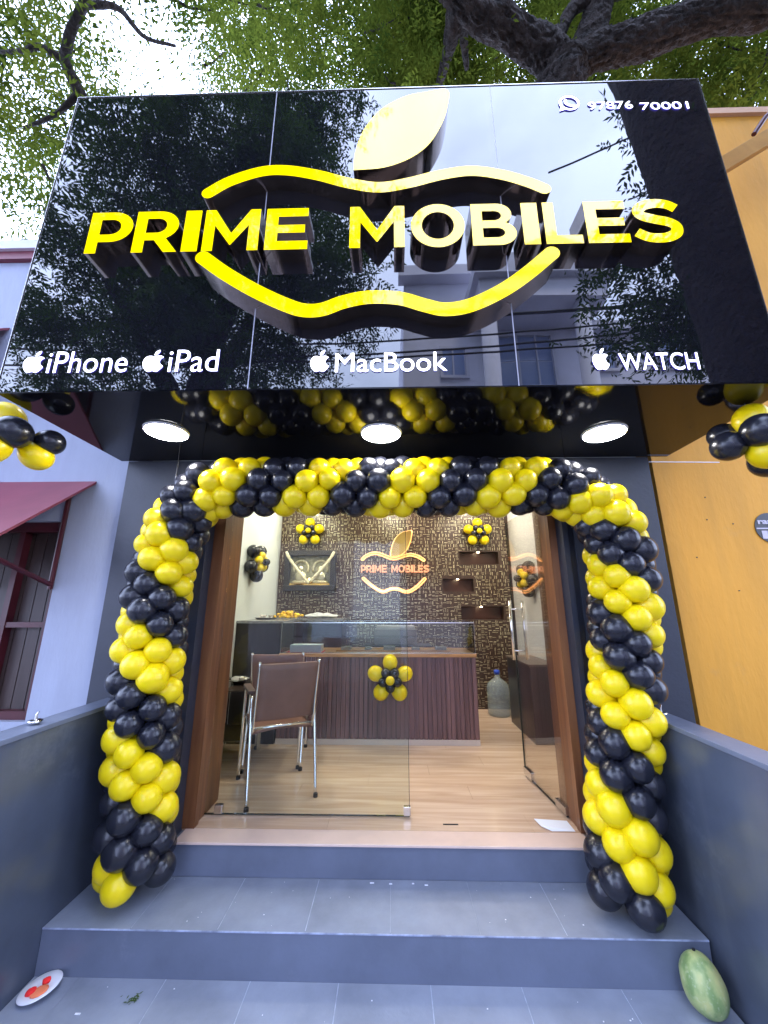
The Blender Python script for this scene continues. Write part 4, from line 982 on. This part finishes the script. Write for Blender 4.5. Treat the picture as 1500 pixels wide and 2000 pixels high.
for z in (6.75, 3.6, 0.8):
    window(2.80, 4.15, z, z + 1.5, 3, 2); window(1.35, 1.98, z + 0.35, z + 1.15, 2, 1); window(5.2, 5.85, z + 0.5, z + 1.3, 2, 1); window(6.9, 7.6, z + 0.5, z + 1.3, 2, 1)
obj('ledge', box(5.05, 9.0, YB + 0.001, YB + 0.4, 8.2, 8.449), M_bldtrim, ob_)
fb2 = thing('far_building', 'plain grey block across the street left of the lavender building', 'building', (-6, -8, -0.5))
obj('wall', box(-12, -2.2, -16, -8, -0.5, 5.5), M_bld, fb2)

# cables over the street
for k, (z, y, sag, r_) in enumerate(((7.15, -3.0, 0.5, 0.022), (7.05, -3.05, 0.35, 0.03), (6.95, -3.1, 0.65, 0.018), (6.75, -3.0, 0.8, 0.02), (6.1, -2.8, 0.4, 0.018))):
    pts = [(x, y, z - sag * (1 - (x / 9) ** 2) + 0.12 * x / 3) for x in np.linspace(-9, 9, 24)]
    o = obj('power_cable', tube(pts, r_, 6), M_cable); tag(o, 'sagging black overhead cable along the street', 'cable', 'overhead cables along the street')
    o['label'] = ['topmost sagging black cable over the street', 'thickest sagging black cable over the street', 'middle black cable over the street, sagging clearly', 'most deeply sagging black cable over the street', 'lowest black cable over the street'][k]
o = obj('power_cable', tube([(1.6, 0.3, 5.55), (4.2, -0.4, 7.7)], 0.009, 6), M_cable); tag(o, 'single thin black cable slanting up to the right over the street', 'cable')

# ------------------------------------------------------------------ trees
def fronds(centers, axes, leafl=0.075, leafw=0.024, nleaf=9, flen=0.26, rng=RNG):
    n = len(centers); C = np.asarray(centers); A = np.asarray(axes); A /= np.linalg.norm(A, axis=1)[:, None]
    rnd = rng.normal(size=(n, 3)); S = np.cross(A, rnd); S /= np.linalg.norm(S, axis=1)[:, None]; N = np.cross(A, S)
    V = np.zeros((n, nleaf, 4, 3))
    sc = rng.uniform(0.75, 1.25, n)[:, None]
    for k in range(nleaf):
        t = (k / nleaf); sd_ = 1 if k % 2 else -1
        if k == nleaf - 1: dirv = A
        else: dirv = A * 0.45 + S * sd_ * 0.85 + N * rng.normal(0, 0.25, (n, 1))
        dirv = dirv / np.linalg.norm(dirv, axis=1)[:, None]
        w = np.cross(dirv, N); w /= np.linalg.norm(w, axis=1)[:, None]; w = w + N * rng.normal(0, 0.35, (n, 1))
        base = C + A * (flen * t) * sc - np.array([0, 0, 0.05]) * t * t
        ll = leafl * sc * rng.uniform(0.8, 1.2, (n, 1))
        V[:, k, 0] = base; V[:, k, 1] = base + dirv * ll * 0.45 + w * leafw * 0.5; V[:, k, 2] = base + dirv * ll - np.array([0, 0, 0.01]); V[:, k, 3] = base + dirv * ll * 0.45 - w * leafw * 0.5
    return V.reshape(-1, 3)
def leaf_obj(name, V, m, parent):
    nq = len(V) // 4; me = bpy.data.meshes.new(name); c = V.mean(axis=0); W_ = (V - c).astype(np.float32)
    me.vertices.add(len(V)); me.vertices.foreach_set('co', W_.ravel()); me.loops.add(nq * 4); me.loops.foreach_set('vertex_index', np.arange(nq * 4, dtype=np.int32))
    me.polygons.add(nq); me.polygons.foreach_set('loop_start', np.arange(0, nq * 4, 4, dtype=np.int32)); me.update(); me.validate(); me.materials.append(m)
    o = bpy.data.objects.new(name, me); link(o, parent, Vector(c)); tag(o, kind='stuff'); return o
def ok(P):
    x, y, z = P[:, 0], P[:, 1], P[:, 2]
    bad = (y > 1.2) & (z < 3.3) & (np.abs(x) < 2.2)                         # shop
    bad |= (y > 1.0) & (y < 1.75) & (np.abs(x) < 2.25) & (z < 4.6)           # in front of the sign
    bad |= (np.linalg.norm(P - np.array([0, 0, 1.27]), axis=1) < 2.3)
    bad |= (y > 2.5) & (x > 1.8) & (z < 5.9) | (y > 2.5) & (x < -1.9) & (z < 4.5)
    bad |= (y < -5.3) & (x > 0.2) & (z < 10.5)
    return ~bad
def crown(tree, blobs, nfr, m, spread=0.30, seed=1, twigs=True, lscale=1.0, per=26):
    rng = np.random.default_rng(seed); cs, tw = [], []
    vol = np.array([b[3] * b[4] * b[5] * (b[6] if len(b) > 6 else 1) for b in blobs]); vol /= vol.sum()
    for b, f in zip(blobs, vol):
        k = max(1, int(nfr * f / per))
        d = rng.normal(size=(k, 3)); d /= np.linalg.norm(d, axis=1)[:, None]; rr = rng.uniform(0.15, 1, (k, 1)) ** 0.45
        cl = np.array(b[:3]) + d * rr * np.array(b[3:6])
        for c in cl:
            q = c + rng.normal(0, spread, (per, 3)) * np.array([1, 1, 0.6]); cs.append(q)
            if rng.random() < 0.45:
                e = c + (np.array(b[:3]) - c) * rng.uniform(0.25, 0.5) + rng.normal(0, 0.1, 3); tw.append((c, e))
    P = np.concatenate(cs); P = P[ok(P)]
    ax = rng.normal(size=P.shape) * np.array([1, 1, 0.5]) + np.array([0, 0, -0.35])
    V = fronds(P, ax, 0.078 * lscale, 0.026 * lscale, rng=rng); leaf_obj('crown', V, m, tree)
    T = [(c, e) for c, e in tw if ok(np.array([c]))[0] and ok(np.array([e]))[0]]
    if T:
        vf = cat(*[tube([c, ((c[0] + e[0]) / 2, (c[1] + e[1]) / 2, (c[2] + e[2]) / 2 - 0.06), e], [0.006, 0.010, 0.016], 5, cap=False) for c, e in T[:260]])
        o = obj('twigs', vf, M_bark, tree); tag(o, kind='stuff')

def limb(name, pts, r0, r1, tree, seg=18, n=12, seed=0, rough=0.17):
    n *= 2; seg = seg * 2 if r0 > 0.12 else seg
    sp = smooth_path(pts, n); m = len(sp); rad = [r0 + (r1 - r0) * (i / (m - 1)) ** 0.9 for i in range(m)]
    return obj(name, tube(sp, rad, seg, rough=rough, rseed=seed), M_bark, tree, smooth=True)

t1 = thing('street_tree', 'big neem tree forking into two thick dark limbs right above the sign', 'tree', (1.1, 6.9, -0.5))
limb('trunk', [(1.1, 6.9, -0.5), (1.1, 6.6, 2.4), (1.3, 5.1, 4.3), (1.75, 3.9, 6.1), (2.02, 3.25, 7.25), (2.10, 3.1, 7.55)], 0.46, 0.27, t1, 28, 14, 3, 0.18)
limb('limb', [(2.15, 3.3, 7.2), (1.98, 3.12, 7.6), (1.45, 2.90, 7.68), (0.80, 2.66, 7.75), (0.15, 2.30, 8.1), (-0.7, 1.9, 8.7)], 0.24, 0.13, t1, 28, 14, 11, 0.2)
limb('limb', [(1.95, 3.3, 7.15), (2.25, 3.08, 7.52), (2.85, 2.95, 7.58), (3.55, 2.78, 7.60), (4.3, 2.66, 7.55), (5.3, 2.4, 7.8)], 0.22, 0.16, t1, 28, 14, 23, 0.2)
limb('limb', [(2.15, 3.25, 7.6), (2.40, 3.1, 7.95), (2.50, 2.95, 8.3), (2.38, 2.7, 8.7), (2.5, 2.3, 9.3)], 0.20, 0.13, t1, 18, 10, 31)
limb('limb', [(2.0, 3.1, 7.9), (2.2, 2.95, 8.2), (2.55, 2.9, 8.25), (2.95, 2.75, 8.3), (3.1, 2.4, 8.8)], 0.09, 0.06, t1, 14, 8, 41)
limb('branch', [(0.76, 2.70, 7.75), (0.72, 2.95, 7.72), (0.70, 3.12, 7.8), (0.64, 3.5, 7.95)], 0.13, 0.045, t1, 14, 8, 51)
limb('branch', [(0.82, 2.75, 7.75), (0.88, 3.0, 7.8), (0.97, 3.28, 7.85)], 0.09, 0.03, t1, 12, 8, 57)
crown(t1, [(-0.6, 3.9, 9.2, 2.2, 1.5, 1.2, 1.1), (1.6, 4.2, 9.8, 2.0, 1.6, 1.4, 1.2), (3.9, 3.9, 9.0, 2.0, 1.3, 1.5, 1.3), (0.4, 2.6, 9.8, 2.2, 1.2, 1.0, 0.8), (5.0, 3.2, 8.3, 1.6, 1.2, 1.2), (3.0, 3.7, 8.0, 1.4, 0.8, 0.5), (0.1, 3.8, 8.0, 1.5, 0.7, 0.5)], 15500, M_leaf, spread=0.27, per=55, seed=3, lscale=0.95)

t2 = thing('street_tree', 'slender tree left of the sign with thin crooked branches and sparse leaves', 'tree', (-2.9, 8.0, -0.5))
limb('trunk', [(-2.9, 7.8, -0.5), (-2.9, 7.6, 3.0), (-2.8, 5.2, 5.0), (-2.72, 2.60, 5.35), (-2.70, 2.34, 5.60), (-2.70, 2.22, 5.62), (-2.66, 2.05, 5.62), (-2.50, 1.9, 5.62), (-2.30, 1.77, 5.65), (-2.12, 1.62, 5.7), (-1.95, 1.4, 5.9)], 0.09, 0.022, t2, 14, 10, 61)
limb('branch', [(-2.66, 2.05, 5.62), (-2.80, 1.97, 5.63), (-2.96, 1.98, 5.62), (-3.2, 2.02, 5.7)], 0.035, 0.015, t2, 8, 6, 66)
limb('branch', [(-2.72, 2.25, 5.60), (-2.95, 2.3, 5.45), (-3.25, 2.35, 5.4)], 0.03, 0.012, t2, 8, 6, 68)
limb('branch', [(-2.30, 1.77, 5.65), (-2.12, 1.85, 5.8), (-2.05, 2.05, 5.9), (-1.9, 2.2, 6.1)], 0.028, 0.012, t2, 8, 6, 69)
crown(t2, [(-3.5, 2.6, 6.4, 1.1, 0.9, 0.7, 2.6), (-2.5, 2.3, 6.9, 1.0, 0.8, 0.5, 0.9), (-3.4, 2.4, 5.2, 0.55, 0.6, 0.7, 1.1), (-1.5, 2.9, 7.6, 0.9, 0.8, 0.5, 1.0), (-2.9, 2.1, 5.3, 0.35, 0.3, 0.6, 0.8)], 2500, M_leaf, spread=0.25, per=60, seed=5, lscale=0.8)

t3 = thing('street_tree', 'broad dark tree behind the camera on the left, mirrored in the sign', 'tree', (-4.2, -3.4, -0.5))
limb('trunk', [(-4.2, -3.4, -0.5), (-4.1, -3.3, 2.5), (-3.8, -3.2, 5.0), (-3.2, -3.0, 7.5)], 0.34, 0.2, t3, 18, 10, 71)
limb('limb', [(-3.95, -3.25, 4.0), (-2.9, -2.9, 6.2), (-1.8, -2.6, 8.2)], 0.2, 0.1, t3, 14, 8, 73)
limb('limb', [(-3.9, -3.25, 4.6), (-4.9, -2.9, 6.5), (-6.0, -2.5, 8.3)], 0.2, 0.1, t3, 14, 8, 77)
crown(t3, [(-4.3, -2.6, 9.0, 2.6, 2.0, 2.2, 1.2), (-2.4, -2.4, 9.8, 1.8, 1.6, 1.6, 1.2), (-3.0, -2.4, 6.6, 2.3, 1.6, 1.8, 1.2), (-5.6, -3.0, 6.4, 2.0, 1.6, 2.0, 1.2), (-1.5, -2.6, 7.6, 1.3, 1.3, 1.5, 1.2), (-1.3, -3.4, 5.6, 1.3, 1.0, 1.2, 0.8), (-3.0, -2.6, 12.0, 2.6, 1.6, 1.8, 1.0), (-1.6, -2.0, 10.5, 1.2, 1.2, 1.4, 0.9)], 16000, M_leafd, spread=0.36, per=110, seed=8, lscale=1.35)

t4 = thing('street_tree', 'thick leaning street tree just right of the camera, mirrored in the sign', 'tree', (4.3, -0.6, -0.5))
limb('trunk', [(4.3, -0.6, -0.5), (4.25, -0.5, 1.6), (3.7, -0.1, 3.8), (3.25, 0.15, 5.4), (2.85, 0.3, 7.2), (2.7, 0.3, 9.0)], 0.50, 0.36, t4, 26, 12, 81, 0.05)
limb('limb', [(3.9, -0.2, 3.4), (4.3, -0.1, 5.2), (4.9, 0.0, 7.0)], 0.3, 0.15, t4, 16, 8, 83)
crown(t4, [(4.2, -0.1, 6.6, 0.8, 0.7, 1.4, 1.2), (4.6, 0.0, 8.6, 1.2, 1.0, 1.4, 1.2), (5.2, -0.2, 6.5, 1.2, 1.1, 2.0, 1.2), (3.45, -1.2, 5.7, 0.55, 0.45, 0.8, 1.3), (4.6, -1.4, 5.6, 0.7, 0.6, 1.0, 1.0), (3.9, -1.2, 4.6, 0.8, 0.5, 0.5, 0.8)], 9000, M_leafd, seed=12, lscale=1.3)
t5 = thing('street_tree', 'far green tree behind the shops filling the gap over the roofs', 'tree', (-1.5, 12, -0.5))
limb('trunk', [(-1.5, 12, -0.5), (-1.4, 11.6, 6), (-1.2, 10.5, 14)], 0.5, 0.3, t5, 16, 8, 91)
crown(t5, [(-1.5, 7.0, 17.5, 4.0, 2.2, 2.5), (4.0, 7.0, 17.0, 4.0, 2.2, 2.5), (8.5, 6.5, 14.0, 3.0, 2.2, 2.5)], 6000, M_leaf, spread=0.6, seed=15, lscale=2.0)
